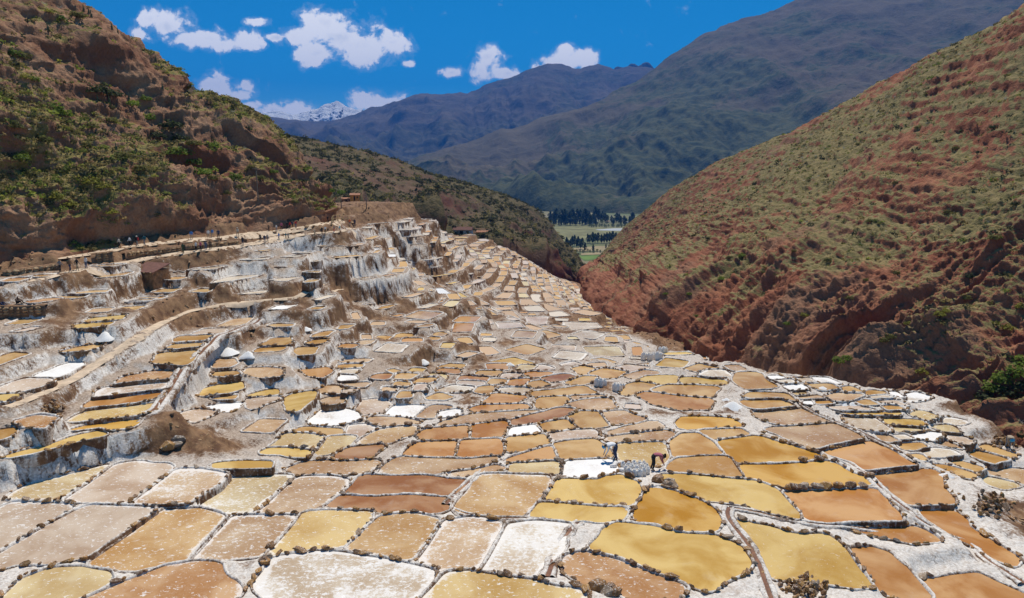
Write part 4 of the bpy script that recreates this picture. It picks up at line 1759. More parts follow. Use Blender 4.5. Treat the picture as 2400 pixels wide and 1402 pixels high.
def loft(name, cols, nu, nv, disp, vegf, mat, dsc=1.0, foot=.10, back=((.10, -.05), (.30, -.25))):
    rows = []
    for c in cols:
        c = [(a, b_, d * dsc) for (a, b_, d) in c]
        P = np.array([at_dist(a, b_, d) for (a, b_, d) in c])
        d0 = c[0][2]; d1 = c[-1][2]
        f = P[0] + np.array([0, -.015 * d0, -foot * d0])
        pre = [f]
        post = [P[-1] + np.array([P[-1][0] / d1 * a * d1, a * d1, b2 * d1]) for a, b2 in back]
        rows.append(np.vstack([pre, P, post]))
    G = np.array(rows)                       # cols x pts x 3
    nc, npt = G.shape[:2]
    G = crm(G, np.linspace(0, nc - 1, nu))
    npost = len(back)
    # spend most rows on what faces the viewer
    vpar = np.concatenate([np.linspace(0, 1, max(3, nv // 14), endpoint=False), np.linspace(1, npt - 1 - npost, nv, endpoint=False), np.linspace(npt - 1 - npost, npt - 1, max(4, nv // 8))])
    G = crm(G.transpose(1, 0, 2), vpar).transpose(1, 0, 2)   # nu x nvtot x 3
    du = np.gradient(G, axis=0); dv = np.gradient(G, axis=1)
    N = np.cross(du, dv)
    N = N / np.maximum(1e-9, np.linalg.norm(N, axis=-1, keepdims=True))
    N = np.where((N[..., 2:3] < 0), -N, N)
    vn = np.clip((vpar - 1) / (npt - 2 - npost), -.2, 1.4)[None, :] + np.zeros((nu, 1))
    un = np.linspace(0, 1, nu)[:, None] + np.zeros((1, len(vpar)))
    D, extra = disp(G, un, vn)
    G2 = G + N * D[..., None]
    if extra is not None:
        G2 = G2 + extra
    du = np.gradient(G2, axis=0); dv = np.gradient(G2, axis=1)
    N2 = np.cross(du, dv)
    N2 = N2 / np.maximum(1e-9, np.linalg.norm(N2, axis=-1, keepdims=True))
    N2 = np.where((N2[..., 2:3] < 0), -N2, N2)
    veg = vegf(G2, N2, un, vn, D)
    q = grid_quads(nu, len(vpar))
    me = fast_mesh(name, G2.reshape(-1, 3), quads=q, mat=mat)
    # outward faces
    fattr(me, 'veg', veg)
    o = tag(obj(name, me), kind='structure')
    return o, G2, N2, veg, un, vn


def disp_left(G, u, v):
    big = fbm(G * .045, 3) * 2.4
    rib = ridged(np.stack([u * 34, v * 2.2, v * 0 + 3], -1), 3) * (.8 * np.clip(1.1 - v * 1.3, .15, 1))
    ledge = np.clip(fbm(np.stack([u * 5, v * 7, v * 0 + 8], -1), 3), -.22, .40) * 5.5
    sm = fbm(G * .35, 4) * .35 + ridged(G * .5, 5, .68) * .70 + ridged(np.stack([G[..., 0] * .05, G[..., 1] * .05, G[..., 2] * .40], -1), 3, .6) * .8
    fade = np.clip(v * 9, .12, 1)
    return (big + rib + ledge) * fade * .8 + sm * np.clip(v * 12, .3, 1), None


def veg_left(G, N, u, v, D):
    n = fbm(G * .05 + 3, 3) * 1.25 + fbm(G * .16 + 9, 3) * .8
    steep = np.clip((.72 - N[..., 2]) * 2.5, -.3, 1)
    return np.clip(.52 + n * .9 - steep * .9 + np.clip((v - .22) * 2.2, -.6, .28), 0, 1)


LEFT = [
    [(785, 498, 150), (782, 490, 152), (778, 484, 155), (774, 478, 158), (770, 472, 162)],
    [(740, 508, 137), (735, 490, 140), (728, 472, 144), (722, 455, 148), (715, 436, 154)],
    [(690, 520, 127), (680, 480, 131), (668, 440, 137), (655, 395, 146), (640, 336, 158)],
    [(600, 533, 116), (582, 470, 121), (562, 400, 130), (530, 320, 142), (495, 245, 158)],
    [(520, 545, 109), (500, 470, 114), (476, 380, 123), (445, 300, 133), (428, 222, 148)],
    [(450, 556, 104), (430, 470, 110), (405, 370, 119), (392, 290, 129), (398, 178, 144)],
    [(350, 570, 100), (318, 450, 106), (290, 320, 115), (285, 200, 127), (300, 82, 143)],
    [(230, 588, 94), (190, 440, 100), (150, 290, 108), (130, 140, 119), (170, -5, 136)],
    [(100, 610, 88), (40, 440, 92), (-20, 260, 99), (-60, 80, 110), (-40, -110, 127)],
    [(0, 628, 84), (-100, 440, 87), (-200, 220, 93), (-260, 20, 102), (-280, -210, 118)],
    [(-200, 665, 77), (-380, 440, 79), (-560, 200, 82), (-660, -50, 90), (-760, -300, 102)],
]
LEFT2 = []
for c in LEFT:
    x, y, d = c[0]
    hit = on_smooth(min(max(x, -250), 760), y + 7)
    LEFT2.append((np.linalg.norm(hit) + 2.2) / d if x < 765 else .80)
LK = np.array(LEFT2)
print('left scale', LK.round(2))
LK = np.clip(LK, .6, 1.22)
LK = np.convolve(np.pad(LK, 1, mode='edge'), [.25, .5, .25], 'valid')
LEFT = [[(a, b_, e * k) for a, b_, e in c] for c, k in zip(LEFT, LK)]
hl, GL, NL, VL, UL, VVL = loft('hillside', LEFT, 330, 210, disp_left, veg_left, M_HILL_L, dsc=1.0, foot=.03)


def disp_right(G, u, v):
    warp = .30 * fbm(np.stack([u * 6, v * 3, v * 0], -1), 3)
    spur = ridged(np.stack([u * 10 + warp, v * .9, v * 0 + 1], -1), 2) * 4.9
    gul = ridged(np.stack([u * 34 + 2 * warp, v * 2.2, v * 0 + 4], -1), 4, .62) * 2.9
    strata = ridged(np.stack([G[..., 0] * .05, G[..., 1] * .05, G[..., 2] * .42], -1), 3, .6) * .7
    big = fbm(G * .03, 3) * 2.5
    ledge = np.clip(fbm(np.stack([u * 7 + v * 3, v * 7, v * 0 + 8], -1), 3), -.35, .5) * 3.2
    sm = fbm(G * .3, 4) * .35 + ridged(G * .5, 5, .68) * .75 + strata
    low = np.clip(1.25 - v * 1.1, .25, 1)
    edge = np.clip((u) * 8, .15, 1)
    return ((spur + gul) * low + big + ledge) * edge * np.clip(1.3 - v, .3, 1) * .85 + sm * edge, None


def veg_right(G, N, u, v, D):
    n = fbm(G * .045 + 13, 3) * 1.3 + fbm(G * .15 + 5, 3) * .9
    steep = np.clip((.66 - N[..., 2]) * 2.6, -.3, 1.2)
    return np.clip(.40 + n * .85 - steep * 1.1 + np.clip((v - .34) * 1.6, -.50, .34), 0, 1)


RIGHT = [
    [(1352, 655, 335), (1375, 632, 345), (1398, 608, 356), (1420, 586, 366), (1440, 562, 380)],
    [(1372, 665, 285), (1405, 625, 300), (1435, 590, 320), (1462, 550, 340), (1492, 512, 365)],
    [(1430, 725, 195), (1490, 650, 204), (1545, 570, 220), (1590, 500, 245), (1625, 412, 290)],
    [(1515, 800, 125), (1610, 705, 131), (1720, 580, 143), (1800, 450, 165), (1880, 300, 215)],
    [(1590, 815, 108), (1710, 712, 114), (1860, 570, 124), (1970, 410, 145), (2070, 195, 195)],
    [(1680, 835, 98), (1830, 720, 103), (2010, 560, 112), (2150, 380, 130), (2280, 95, 168)],
    [(1850, 868, 90), (2000, 765, 94), (2200, 595, 102), (2400, 380, 114), (2600, -80, 148)],
    [(2000, 915, 86), (2150, 825, 89), (2350, 665, 96), (2600, 420, 108), (2900, -120, 138)],
    [(2180, 965, 80), (2320, 890, 83), (2500, 765, 89), (2800, 500, 100), (3200, -100, 125)],
    [(2310, 1035, 74), (2440, 975, 77), (2680, 850, 83), (3000, 600, 94), (3500, -50, 116)],
    [(2500, 1130, 68), (2700, 1050, 71), (3000, 900, 76), (3400, 650, 87), (4000, 0, 106)],
]
hr, GR, NR_, VR, UR, VVR = loft('ravine_slope', RIGHT, 500, 300, disp_right, veg_right, M_HILL_R, dsc=1.09, foot=.10)


def disp_spur(G, u, v):
    spur = ridged(np.stack([u * 7, v * 1.0, v * 0 + 6], -1), 2) * 8 * np.clip(1 - v * .8, .15, 1)
    cl = np.clip(fbm(np.stack([u * 8, v * 5, v * 0 + 2], -1), 3), -.3, .5) * 9
    sm = fbm(G * .05, 4) * 4 + fbm(G * .25, 3) * 1.0
    f = np.clip(1.15 - v, .22, 1)
    return (spur + cl) * f + sm * f, None


def veg_spur(G, N, u, v, D):
    n = fbm(G * .02 + 4, 3) + fbm(G * .09 + 5, 3) * .8
    return np.clip(.55 + n * .6 - np.clip((.62 - N[..., 2]) * 2.2, -.2, 1), 0, 1)


SPUR = [
    [(250, 520, 260), (330, 420, 275), (390, 330, 300), (420, 260, 320), (440, 200, 345)],
    [(450, 520, 240), (480, 440, 262), (505, 380, 290), (530, 320, 320), (545, 262, 350)],
    [(640, 500, 225), (640, 440, 262), (645, 400, 300), (650, 355, 330), (655, 318, 365)],
    [(780, 478, 215), (780, 440, 262), (785, 410, 305), (790, 375, 340), (800, 344, 380)],
    [(860, 478, 218), (870, 450, 262), (885, 425, 305), (895, 400, 345), (905, 374, 390)],
    [(950, 488, 226), (965, 468, 268), (980, 448, 312), (990, 425, 355), (1005, 404, 400)],
    [(1030, 525, 238), (1050, 505, 280), (1075, 485, 325), (1095, 462, 370), (1120, 436, 415)],
    [(1120, 562, 256), (1145, 540, 295), (1170, 520, 340), (1195, 500, 385), (1225, 480, 425)],
    [(1200, 592, 272), (1220, 580, 310), (1245, 562, 350), (1265, 545, 392), (1285, 515, 432)],
    [(1265, 632, 288), (1280, 622, 320), (1295, 608, 355), (1303, 590, 395), (1308, 552, 430)],
    [(1330, 668, 315), (1338, 660, 335), (1346, 650, 365), (1350, 635, 395), (1345, 592, 425)],
    [(1362, 690, 335), (1368, 680, 350), (1372, 668, 370), (1375, 652, 395), (1374, 622, 420)],
]
hs_, GS, NS_, VS, US, VVS = loft('hill_spur', SPUR, 260, 120, disp_spur, veg_spur, M_SPUR, foot=.08, back=((.08, -.04), (.30, -.22)))


def disp_mtn(A, sc, seed, crest=.35, toe=False):
    def f(G, u, v):
        q = G / sc
        d = ridged(np.stack([q[..., 0] * 1.3, q[..., 1] * .5, q[..., 2] * .5 + seed], -1), 5, .52) * A + fbm(q * 2.2 + seed, 5, .55) * A * .55 + ridged(np.stack([q[..., 0] * 4.5, q[..., 1] * 1.8, q[..., 2] * 1.6 + seed], -1), 4, .55) * A * .30
        return d * np.clip(1.25 - v, crest, 1) * np.clip(v * 4 + .15, .15, 1) * (np.clip((u - .02) * 6, 0, 1) if toe else 1.0), None
    return f


def veg_mtn(G, N, u, v, D):
    n = fbm(G * .0016 + 2, 4) + fbm(G * .006, 3) * .6
    return np.clip(.75 - v * .55 + n * .7, 0, 1)


MTN = [
    [(870, 420, 2500), (885, 410, 2560), (900, 402, 2620), (915, 395, 2680), (925, 392, 2750)],
    [(1010, 440, 2150), (1000, 425, 2300), (1000, 405, 2450), (1000, 388, 2600), (1005, 366, 2800)],
    [(1150, 480, 1850), (1130, 450, 2050), (1110, 420, 2300), (1105, 385, 2550), (1105, 340, 2850)],
    [(1290, 515, 1620), (1285, 465, 1880), (1280, 410, 2200), (1275, 355, 2550), (1275, 293, 3000)],
    [(1400, 515, 1590), (1395, 455, 1860), (1395, 385, 2220), (1398, 315, 2650), (1405, 248, 3150)],
    [(1500, 515, 1560), (1500, 440, 1850), (1505, 350, 2250), (1512, 270, 2700), (1525, 183, 3300)],
    [(1620, 520, 1540), (1625, 430, 1830), (1635, 320, 2230), (1640, 220, 2750), (1650, 112, 3450)],
    [(1750, 525, 1520), (1755, 420, 1800), (1770, 290, 2220), (1780, 170, 2800), (1790, 48, 3600)],
    [(1950, 530, 1500), (1970, 410, 1800), (1985, 260, 2280), (1990, 120, 2900), (1960, -20, 3700)],
    [(2200, 535, 1500), (2220, 410, 1800), (2230, 250, 2280), (2230, 110, 2900), (2200, -30, 3700)],
    [(2500, 540, 1500), (2520, 400, 1800), (2520, 220, 2280), (2520, 80, 2900), (2480, -90, 3700)],
    [(2900, 560, 1500), (2900, 400, 1800), (2900, 200, 2280), (2900, 50, 2900), (2900, -120, 3700)],
]
loft('mountain', MTN, 430, 210, disp_mtn(135, 620, 3.0, .30, True), veg_mtn, M_MTN, foot=.03, back=((.10, -.03), (.35, -.25)))
crest2 = [(300, 262), (420, 268), (540, 272), (600, 277), (680, 284), (760, 290), (830, 278), (880, 258), (960, 238), (1020, 232), (1100, 229), (1150, 213), (1190, 200), (1240, 174), (1310, 160), (1350, 168), (1410, 156), (1440, 166), (1480, 170), (1540, 178), (1600, 190), (1700, 200)]
MTN2 = []
for x, y in crest2:
    MTN2.append([(x + 10, 430, 3600), (x + 8, y + (430 - y) * .72, 4100), (x + 5, y + (430 - y) * .45, 4650), (x + 2, y + (430 - y) * .2, 5200), (x, y, 5800)])
loft('far_mountain', MTN2, 420, 130, disp_mtn(210, 900, 11.0, .12), veg_mtn, M_MTN2, foot=.03, back=((.08, -.03), (.3, -.2)))
# jagged rock teeth behind it
crest3 = [(1400, 180), (1432, 168), (1450, 158), (1466, 163), (1480, 152), (1496, 158), (1510, 149), (1522, 153), (1532, 162), (1545, 172), (1570, 190), (1600, 205)]
MTN3 = [[(x, 260, 6000), (x, y + (260 - y) * .7, 6060), (x, y + (260 - y) * .45, 6120), (x, y + (260 - y) * .2, 6180), (x, y, 6240)] for x, y in crest3]
loft('rocky_peak', MTN3, 150, 60, disp_mtn(40, 110, 5.0, .30), lambda G, N, u, v, D: np.zeros(u.shape), M_MTN2, foot=.02, back=((.03, -.03), (.15, -.15)))
crest4 = [(520, 282), (560, 276), (590, 268), (612, 272), (640, 263), (662, 268), (690, 276), (712, 270), (740, 262), (762, 250), (776, 246), (790, 240), (802, 248), (815, 256), (835, 258), (850, 264), (870, 270), (900, 276), (950, 290)]
MTN4 = [[(x, 330, 6500), (x, y + (330 - y) * .7, 6650), (x, y + (330 - y) * .45, 6800), (x, y + (330 - y) * .2, 6950), (x, y, 7100)] for x, y in crest4]
loft('snow_mountain', MTN4, 260, 90, disp_mtn(110, 380, 21.0, .22), lambda G, N, u, v, D: np.zeros(u.shape), M_SNOW, foot=.02, back=((.02, -.02), (.12, -.12)))

# valley floor, wide enough to reach under every mountain
ZV = -96.0
vv = []
for r in np.geomspace(300, 14000, 40):
    for a in np.radians(np.linspace(-70, 70, 60)):
        vv.append((r * math.sin(a), r * math.cos(a), ZV))
me = fast_mesh('valley_floor', np.array(vv), quads=grid_quads(40, 60), mat=M_VALLEY)
tag(obj('valley_floor', me), kind='structure')
# ------------------------------------------------------------------ haze
def box_mesh(name, lo, hi, mat):
    x0, y0, z0 = lo; x1, y1, z1 = hi
    V = [(x0, y0, z0), (x1, y0, z0), (x1, y1, z0), (x0, y1, z0), (x0, y0, z1), (x1, y0, z1), (x1, y1, z1), (x0, y1, z1)]
    F = [(0, 3, 2, 1), (4, 5, 6, 7), (0, 1, 5, 4), (1, 2, 6, 5), (2, 3, 7, 6), (3, 0, 4, 7)]
    return mesh_from(name, V, F, mat, False)


hm = bpy.data.materials.new('air')
hm.use_nodes = True
ht = hm.node_tree
ht.nodes.remove(ht.nodes['Principled BSDF'])
pv = ht.nodes.new('ShaderNodeVolumePrincipled')
pv.inputs['Color'].default_value = (.06, .31, 1.0, 1)
pv.inputs['Density'].default_value = 1.02e-4
pv.inputs['Anisotropy'].default_value = 0.0
ht.links.new(pv.outputs[0], ht.nodes['Material Output'].inputs['Volume'])
haze = obj('haze', box_mesh('haze', (-16000, -600, ZV - 60), (16000, 12500, 1500), hm))
tag(haze, kind='stuff')
# ================================================================== PLANTS ON THE SLOPES
def make_bvh(G):
    G = G[::1, ::1]
    nu, nv = G.shape[:2]
    return BVHTree.FromPolygons([tuple(v) for v in G.reshape(-1, 3).tolist()], grid_quads(nu, nv).tolist())


BV_L, BV_R, BV_S = make_bvh(GL), make_bvh(GR), make_bvh(GS[::1])


def cast(px, py, trees=None):
    r = Vector(ray(px, py)).normalized()
    best = None
    for bv in (trees or (BV_L, BV_R, BV_S)):
        h = bv.ray_cast(Vector((0, 0, 0)), r)
        if h[0] is not None and (best is None or h[3] < best[3]):
            best = h
    if trees is None:
        g = on_ground(px, py)
        d = np.linalg.norm(g)
        if d < 420 and (best is None or d < best[3]):
            return Vector(g)
    if best is None and py < 700:
        return cast(px, py + 4, trees)
    return best[0] if best else Vector(on_ground(px, py))


def clump(n, flat=.75, size=.28, spiky=False, seed=0):
    """n small leaf triangles filling a low dome of radius 1"""
    rg = np.random.default_rng(seed)
    d = rg.normal(size=(n, 3)); d[:, 2] = np.abs(d[:, 2]); d /= np.linalg.norm(d, axis=1, keepdims=True)
    r = rg.uniform(.45, 1.0, (n, 1)) ** .6
    lump = 1 + .35 * np.sin(d[:, :1] * 5 + seed) * np.cos(d[:, 1:2] * 4 + seed * 2)
    c = d * r * lump
    if spiky:
        tip = d * rg.uniform(.8, 1.15, (n, 1))
        sidev = np.cross(d, rg.normal(size=(n, 3))); sidev /= np.linalg.norm(sidev, axis=1, keepdims=True)
        base = d * .12
        T = np.stack([base + sidev * .07, base - sidev * .07, tip], 1)
    else:
        a = rg.normal(size=(n, 3)); a /= np.linalg.norm(a, axis=1, keepdims=True)
        b_ = np.cross(a, d + .3 * rg.normal(size=(n, 3))); b_ /= np.linalg.norm(b_, axis=1, keepdims=True)
        s_ = size * rg.uniform(.6, 1.3, (n, 1))
        T = np.stack([c + a * s_, c - a * s_ * .5 + b_ * s_ * .8, c - a * s_ * .5 - b_ * s_ * .8], 1)
    T[..., 2] *= flat
    return T


def scatter(name, G, N, veg, vv, count, kinds, label, vmax=1.02, seed=1, bias=1.5):
    rg = np.random.default_rng(seed)
    a = G[1:, :-1] - G[:-1, :-1]; b_ = G[:-1, 1:] - G[:-1, :-1]
    ar = np.linalg.norm(np.cross(a, b_), axis=-1)
    w = ar * np.clip(veg[:-1, :-1], .02, 1) ** bias * (vv[:-1, :-1] < vmax) * (vv[:-1, :-1] > .0)
    w = w.ravel() / w.sum()
    ids = rg.choice(len(w), count, p=w)
    iu, iv = np.unravel_index(ids, ar.shape)
    fu, fv = rg.random((count, 1)), rg.random((count, 1))
    P = G[iu, iv] + a[iu, iv] * fu + b_[iu, iv] * fv
    V, C = [], []
    kk = rg.choice(len(kinds), count, p=np.array([k[0] for k in kinds]) / sum(k[0] for k in kinds))
    for ki, (pr, tri, smin, smax, cols) in enumerate(kinds):
        q = np.nonzero(kk == ki)[0]
        if not len(q):
            continue
        for vi in range(3):
            qq = q[vi::3]
            if not len(qq):
                continue
            T = tri[vi % len(tri)]
            th = rg.uniform(0, 6.28, len(qq))
            c, s_ = np.cos(th), np.sin(th)
            sc = rg.uniform(smin, smax, len(qq)) * (1 + .5 * (rg.random(len(qq)) < .08))
            X = T[None, ..., 0] * c[:, None, None] - T[None, ..., 1] * s_[:, None, None]
            Y = T[None, ..., 0] * s_[:, None, None] + T[None, ..., 1] * c[:, None, None]
            Z = np.broadcast_to(T[None, ..., 2], X.shape)
            W = np.stack([X, Y, Z], -1) * sc[:, None, None, None] + P[qq][:, None, None, :] + np.array([0, 0, -.06])
            cc = np.array(cols)[rg.integers(0, len(cols), len(qq))] * rg.uniform(.75, 1.25, (len(qq), 1))
            cc = cc[:, None, None, :] * rg.uniform(.65, 1.35, (len(qq), T.shape[0], 1, 1))
            V.append(W.reshape(-1, 3)); C.append(np.broadcast_to(cc, W.shape).reshape(-1, 3))
    V = np.concatenate(V); C = np.concatenate(C)
    me = fast_mesh(name, V, tris=np.arange(len(V)).reshape(-1, 3), mat=M_LEAF, smooth=False)
    cattr(me, 'col', C)
    return tag(obj(name, me), label, 'scrub', None, 'stuff')


TUFT = [clump(12, .8, .30, True, k) for k in range(3)]
BUSH = [clump(26, .75, .30, False, k + 10) for k in range(3)]
AGAV = [clump(12, .9, .3, True, k + 20) for k in range(3)]
OLIVE = [(.20, .175, .06), (.26, .22, .07), (.16, .145, .06)]
DRY = [(.33, .25, .11), (.27, .20, .085), (.40, .31, .15)]
GREEN = [(.21, .25, .045), (.17, .20, .045), (.27, .28, .05)]
GREY = [(.30, .31, .28), (.42, .42, .40), (.22, .24, .20)]
DARKG = [(.055, .062, .028), (.075, .075, .035)]
scatter('hillside_scrub', GL, NL, VL, VVL, 9500, [(.42, TUFT, .22, .55, DRY + OLIVE), (.34, BUSH, .20, .6, OLIVE + DRY), (.11, BUSH, .25, .7, GREEN), (.10, AGAV, .25, .5, GREY), (.05, BUSH, .3, .8, DARKG)], 'low dry scrub and grass tufts all over the left hillside', seed=3, bias=2.2)
scatter('ravine_scrub', GR, NR_, VR, VVR, 13000, [(.44, TUFT, .22, .55, DRY + OLIVE), (.28, BUSH, .20, .6, OLIVE + DRY), (.08, BUSH, .25, .6, GREEN), (.15, AGAV, .2, .5, GREY), (.05, BUSH, .3, .8, DARKG)], 'olive scrub and grey rosettes over the right ravine side', seed=4, bias=2.4)
scatter('spur_scrub', GS, NS_, VS, VVS, 4500, [(.3, TUFT, .6, 1.4, DRY + OLIVE), (.45, BUSH, .7, 1.7, DARKG + OLIVE), (.25, BUSH, .8, 2.0, DARKG)], 'dark scrub dotted over the far spur', seed=5)

SHRUB = []
for kname, c in (('bright_leaves', (.16, .22, .03)), ('olive_leaves', (.15, .145, .04)), ('dark_leaves', (.06, .075, .028)), ('yellow_leaves', (.28, .27, .045))):
    lm = leaf_mat(kname, c)
    vs = []
    for k in range(2):
        T = clump(300, .72, .16, False, 40 + k + len(SHRUB) * 5)
        me = fast_mesh('crown', T.reshape(-1, 3), tris=np.arange(T.shape[0] * 3).reshape(-1, 3), mat=lm, smooth=False)
        vs.append(me)
    SHRUB.append(vs)
st_v, st_f = [], []
for k in range(5):
    a = k * 1.257
    b0 = len(st_v)
    dx, dy = math.cos(a), math.sin(a)
    for (r, h, w) in ((.03, -.15, .05), (.22, .28, .035), (.42, .50, .015)):
        for e in range(4):
            st_v.append((dx * r + w * math.cos(e * 1.571), dy * r + w * math.sin(e * 1.571), h))
    for q in range(2):
        for e in range(4):
            st_f.append((b0 + q * 4 + e, b0 + q * 4 + (e + 1) % 4, b0 + q * 4 + 4 + (e + 1) % 4, b0 + q * 4 + 4 + e))
STEM = mesh_from('stem', st_v, st_f, M_BARK)
KN = ['bright green', 'olive', 'dark green', 'yellow-green']
shrubs = []
for ln in """
125,265,0,46 150,272,0,30 230,218,2,50 265,225,2,38 48,375,0,36 35,300,1,34 160,482,3,34 130,465,3,28 212,430,3,36 245,440,3,30 262,500,3,26
420,362,0,44 452,385,0,34 475,408,0,34 548,420,0,32 560,440,1,24 500,345,0,30 310,248,0,30 400,300,2,44 365,322,2,40 420,330,2,36 455,340,1,30
640,405,0,20 690,475,1,18 60,185,3,26 80,190,0,22 340,235,0,22 182,40,1,26 140,48,0,26 115,30,3,18 30,130,0,30 55,138,1,26 200,345,1,30 100,330,1,30 290,370,1,28
330,400,1,30 260,285,1,26 215,300,1,28 350,280,0,28 800,455,0,22 775,450,0,22 820,462,1,16 590,395,1,22 610,420,1,20 20,230,1,26 75,415,1,26 500,420,1,26 530,455,1,22
1965,848,0,30 1985,842,0,22 2200,738,3,26 2215,730,3,18 2160,872,3,24 2320,912,0,40 2350,895,0,42 2385,878,0,44 2305,930,2,36 2360,925,2,44 2395,915,2,44 2385,850,0,40 2070,800,1,26
2085,792,1,22 1885,740,3,18 1845,760,0,14 1740,602,0,22 1710,605,1,16 1560,690,0,12 1632,742,0,12 1615,690,0,14 1690,655,0,18 2030,658,1,16 1940,612,1,18 2100,642,1,18 2262,700,1,22
2390,720,3,20 2360,770,3,22 2270,650,2,22 2130,760,3,18 1990,700,1,16 2330,560,1,22 2220,500,1,18 2100,430,1,16 2040,520,1,16 1860,590,1,14 1790,640,1,14 1660,560,2,12 2380,480,2,20
2010,340,1,12 2240,350,1,16 2330,300,2,18 2150,300,1,12 1770,433,2,16
""".split():
    x, y, k, w = [int(v) for v in ln.split(',')]
    shrubs.append((x, y, k, w))
side = {}
for (x, y, k, w) in sorted(shrubs):
    sd_ = 'left hillside' if x < 900 else 'right ravine side'
    band = ('high on the ' if y < 260 else 'midway up the ' if y < 480 else 'low on the ') if x < 900 else ('high on the ' if y < 500 else 'midway up the ' if y < 720 else 'near the foot of the ')
    side.setdefault((k, band + sd_), []).append((x, y, w))
for (k, wh), lst in side.items():
    for i, (x, y, w) in enumerate(lst):
        p = cast(x, y)
        if p is None:
            continue
        d = p.length
        r = w * d / FPX / 2
        root = empty('shrub', p, random.uniform(0, 6))
        root.scale = (r * random.uniform(.9, 1.2), r * random.uniform(.9, 1.2), r * random.uniform(.85, 1.15))
        nm = ('' if len(lst) == 1 else ((ORD[i] if i < len(ORD) else ORD[len(lst) - 1 - i].replace('left', 'right') if len(lst) - 1 - i < 8 else 'middle') + ' '))
        tag(root, f"{nm}{KN[k]} leafy shrub {wh}", 'shrub', 'shrubs on the slopes')
        obj('crown', random.choice(SHRUB[k]), root)
        obj('stem', STEM, root)

# columnar cacti on the left skyline
M_CACT = simple('cactus_skin', (.13, .15, .08), .8, 9, .3)


def lathe(prof, n=8, cx=0, cy=0, ribs=0):
    V, F = [], []
    for (r, z) in prof:
        for e in range(n):
            a = 2 * math.pi * e / n
            rr = r * (1 - (ribs if e % 2 else 0))
            V.append((cx + rr * math.cos(a), cy + rr * math.sin(a), z))
    for q in range(len(prof) - 1):
        for e in range(n):
            F.append((q * n + e, q * n + (e + 1) % n, (q + 1) * n + (e + 1) % n, (q + 1) * n + e))
    F.append(tuple(range((len(prof) - 1) * n, len(prof) * n)))
    return V, F


def join(parts):
    V, F = [], []
    for v, f in parts:
        o = len(V)
        V += v
        F += [tuple(i + o for i in q) for q in f]
    return V, F


cv, cf = lathe([(.06, -.2), (.085, .2), (.09, .8), (.085, 1.1), (.05, 1.2)], 10, ribs=.25)
CACT_A = mesh_from('column', cv, cf, M_CACT)
cv, cf = join([lathe([(.05, -.2), (.07, .15), (.07, .55), (.03, .66)], 10, .14, .03, .25), lathe([(.05, -.2), (.065, .15), (.06, .45), (.03, .52)], 10, -.12, .06, .25)])
CACT_B = mesh_from('side_columns', cv, cf, M_CACT)
for i, (x, y, h) in enumerate([(196, 20, 12), (208, 26, 12), (214, 36, 14), (262, 62, 12), (276, 72, 10), (365, 138, 12), (378, 156, 11), (381, 204, 14), (272, 345, 14), (229, 232, 14), (256, 236, 16), (318, 352, 15), (112, 65, 14), (302, 225, 12)]):
    p = cast(x, y + 6, (BV_L,))
    root = empty('cactus', p)
    sc = h * p.length / FPX / 1.2
    root.scale = (sc, sc, sc)
    wh = 'on the left skyline' if i < 7 else 'on the open left hillside'
    tag(root, f"thin columnar cactus, {ORD[i % 7]} of those {wh}", 'cactus', 'cacti on the left hillside')
    obj('column', CACT_A, root); obj('side_columns', CACT_B, root)

# ================================================================== VALLEY: trees, fields, river, houses
M_EUC = leaf_mat('eucalyptus_leaves', (.062, .085, .042))
M_EUC2 = leaf_mat('pale_tree_leaves', (.10, .13, .045))
M_FIELD = simple('green_field', (.12, .19, .035), .95, .05, .2)
M_STUB = simple('stubble_field', (.30, .235, .12), .95, .04, .2)
M_MEAD = simple('dry_meadow', (.19, .18, .075), .95, .03, .35)
M_RIVER = simple('river_water', (.50, .50, .46), .35, .02, .1)


def sheet(name, px, mat, dz, kind='structure'):
    P = np.array([at_z(a, b_, ZV) for a, b_ in px])
    c = P.mean(0)
    P[:, 2] += dz
    me = mesh_from(name, P, [list(range(len(P)))], mat, False)
    return tag(obj(name, me), kind=kind)


sheet('meadow', [(1295, 533), (1380, 531), (1500, 536), (1500, 560), (1380, 562), (1310, 566), (1290, 550)], M_MEAD, .3)
sheet('river', [(1395, 539), (1440, 536), (1520, 535), (1520, 541), (1450, 542), (1405, 541)], M_RIVER, .6)
sheet('stubble_field', [(1345, 582), (1400, 577), (1460, 578), (1450, 588), (1345, 590)], M_STUB, .3)
sheet('green_field', [(1355, 600), (1405, 598), (1415, 608), (1370, 612)], M_FIELD, .3)
sheet('ploughed_field', [(1362, 594), (1420, 592), (1420, 597), (1362, 599)], M_STUB, .5)


def tree_crown(seed, n=340, narrow=.24):
    rg = np.random.default_rng(seed)
    z = rg.beta(1.6, 1.5, n)
    prof = np.sin(np.clip(z, .02, .98) * math.pi) ** .6 * (1 - .35 * z)
    lump = 1 + .35 * np.sin(z * 17 + seed) + .25 * rg.normal(size=n)
    th = rg.uniform(0, 6.28, n)
    r = narrow * prof * np.sqrt(rg.uniform(.15, 1, n)) * lump
    c = np.stack([r * np.cos(th), r * np.sin(th), .14 + z * .86], -1)
    a = rg.normal(size=(n, 3)); a /= np.linalg.norm(a, axis=1, keepdims=True)
    b_ = rg.normal(size=(n, 3)); b_ = np.cross(a, b_); b_ /= np.linalg.norm(b_, axis=1, keepdims=True)
    s_ = .050 * rg.uniform(.6, 1.4, (n, 1))
    return np.stack([c + a * s_, c - a * s_ * .6 + b_ * s_, c - a * s_ * .6 - b_ * s_], 1).reshape(-1, 3)


def crown_mesh(seed, n, nw, mat):
    V = tree_crown(seed, n, nw)
    return fast_mesh('crown', V, tris=np.arange(len(V)).reshape(-1, 3), mat=mat, smooth=False)


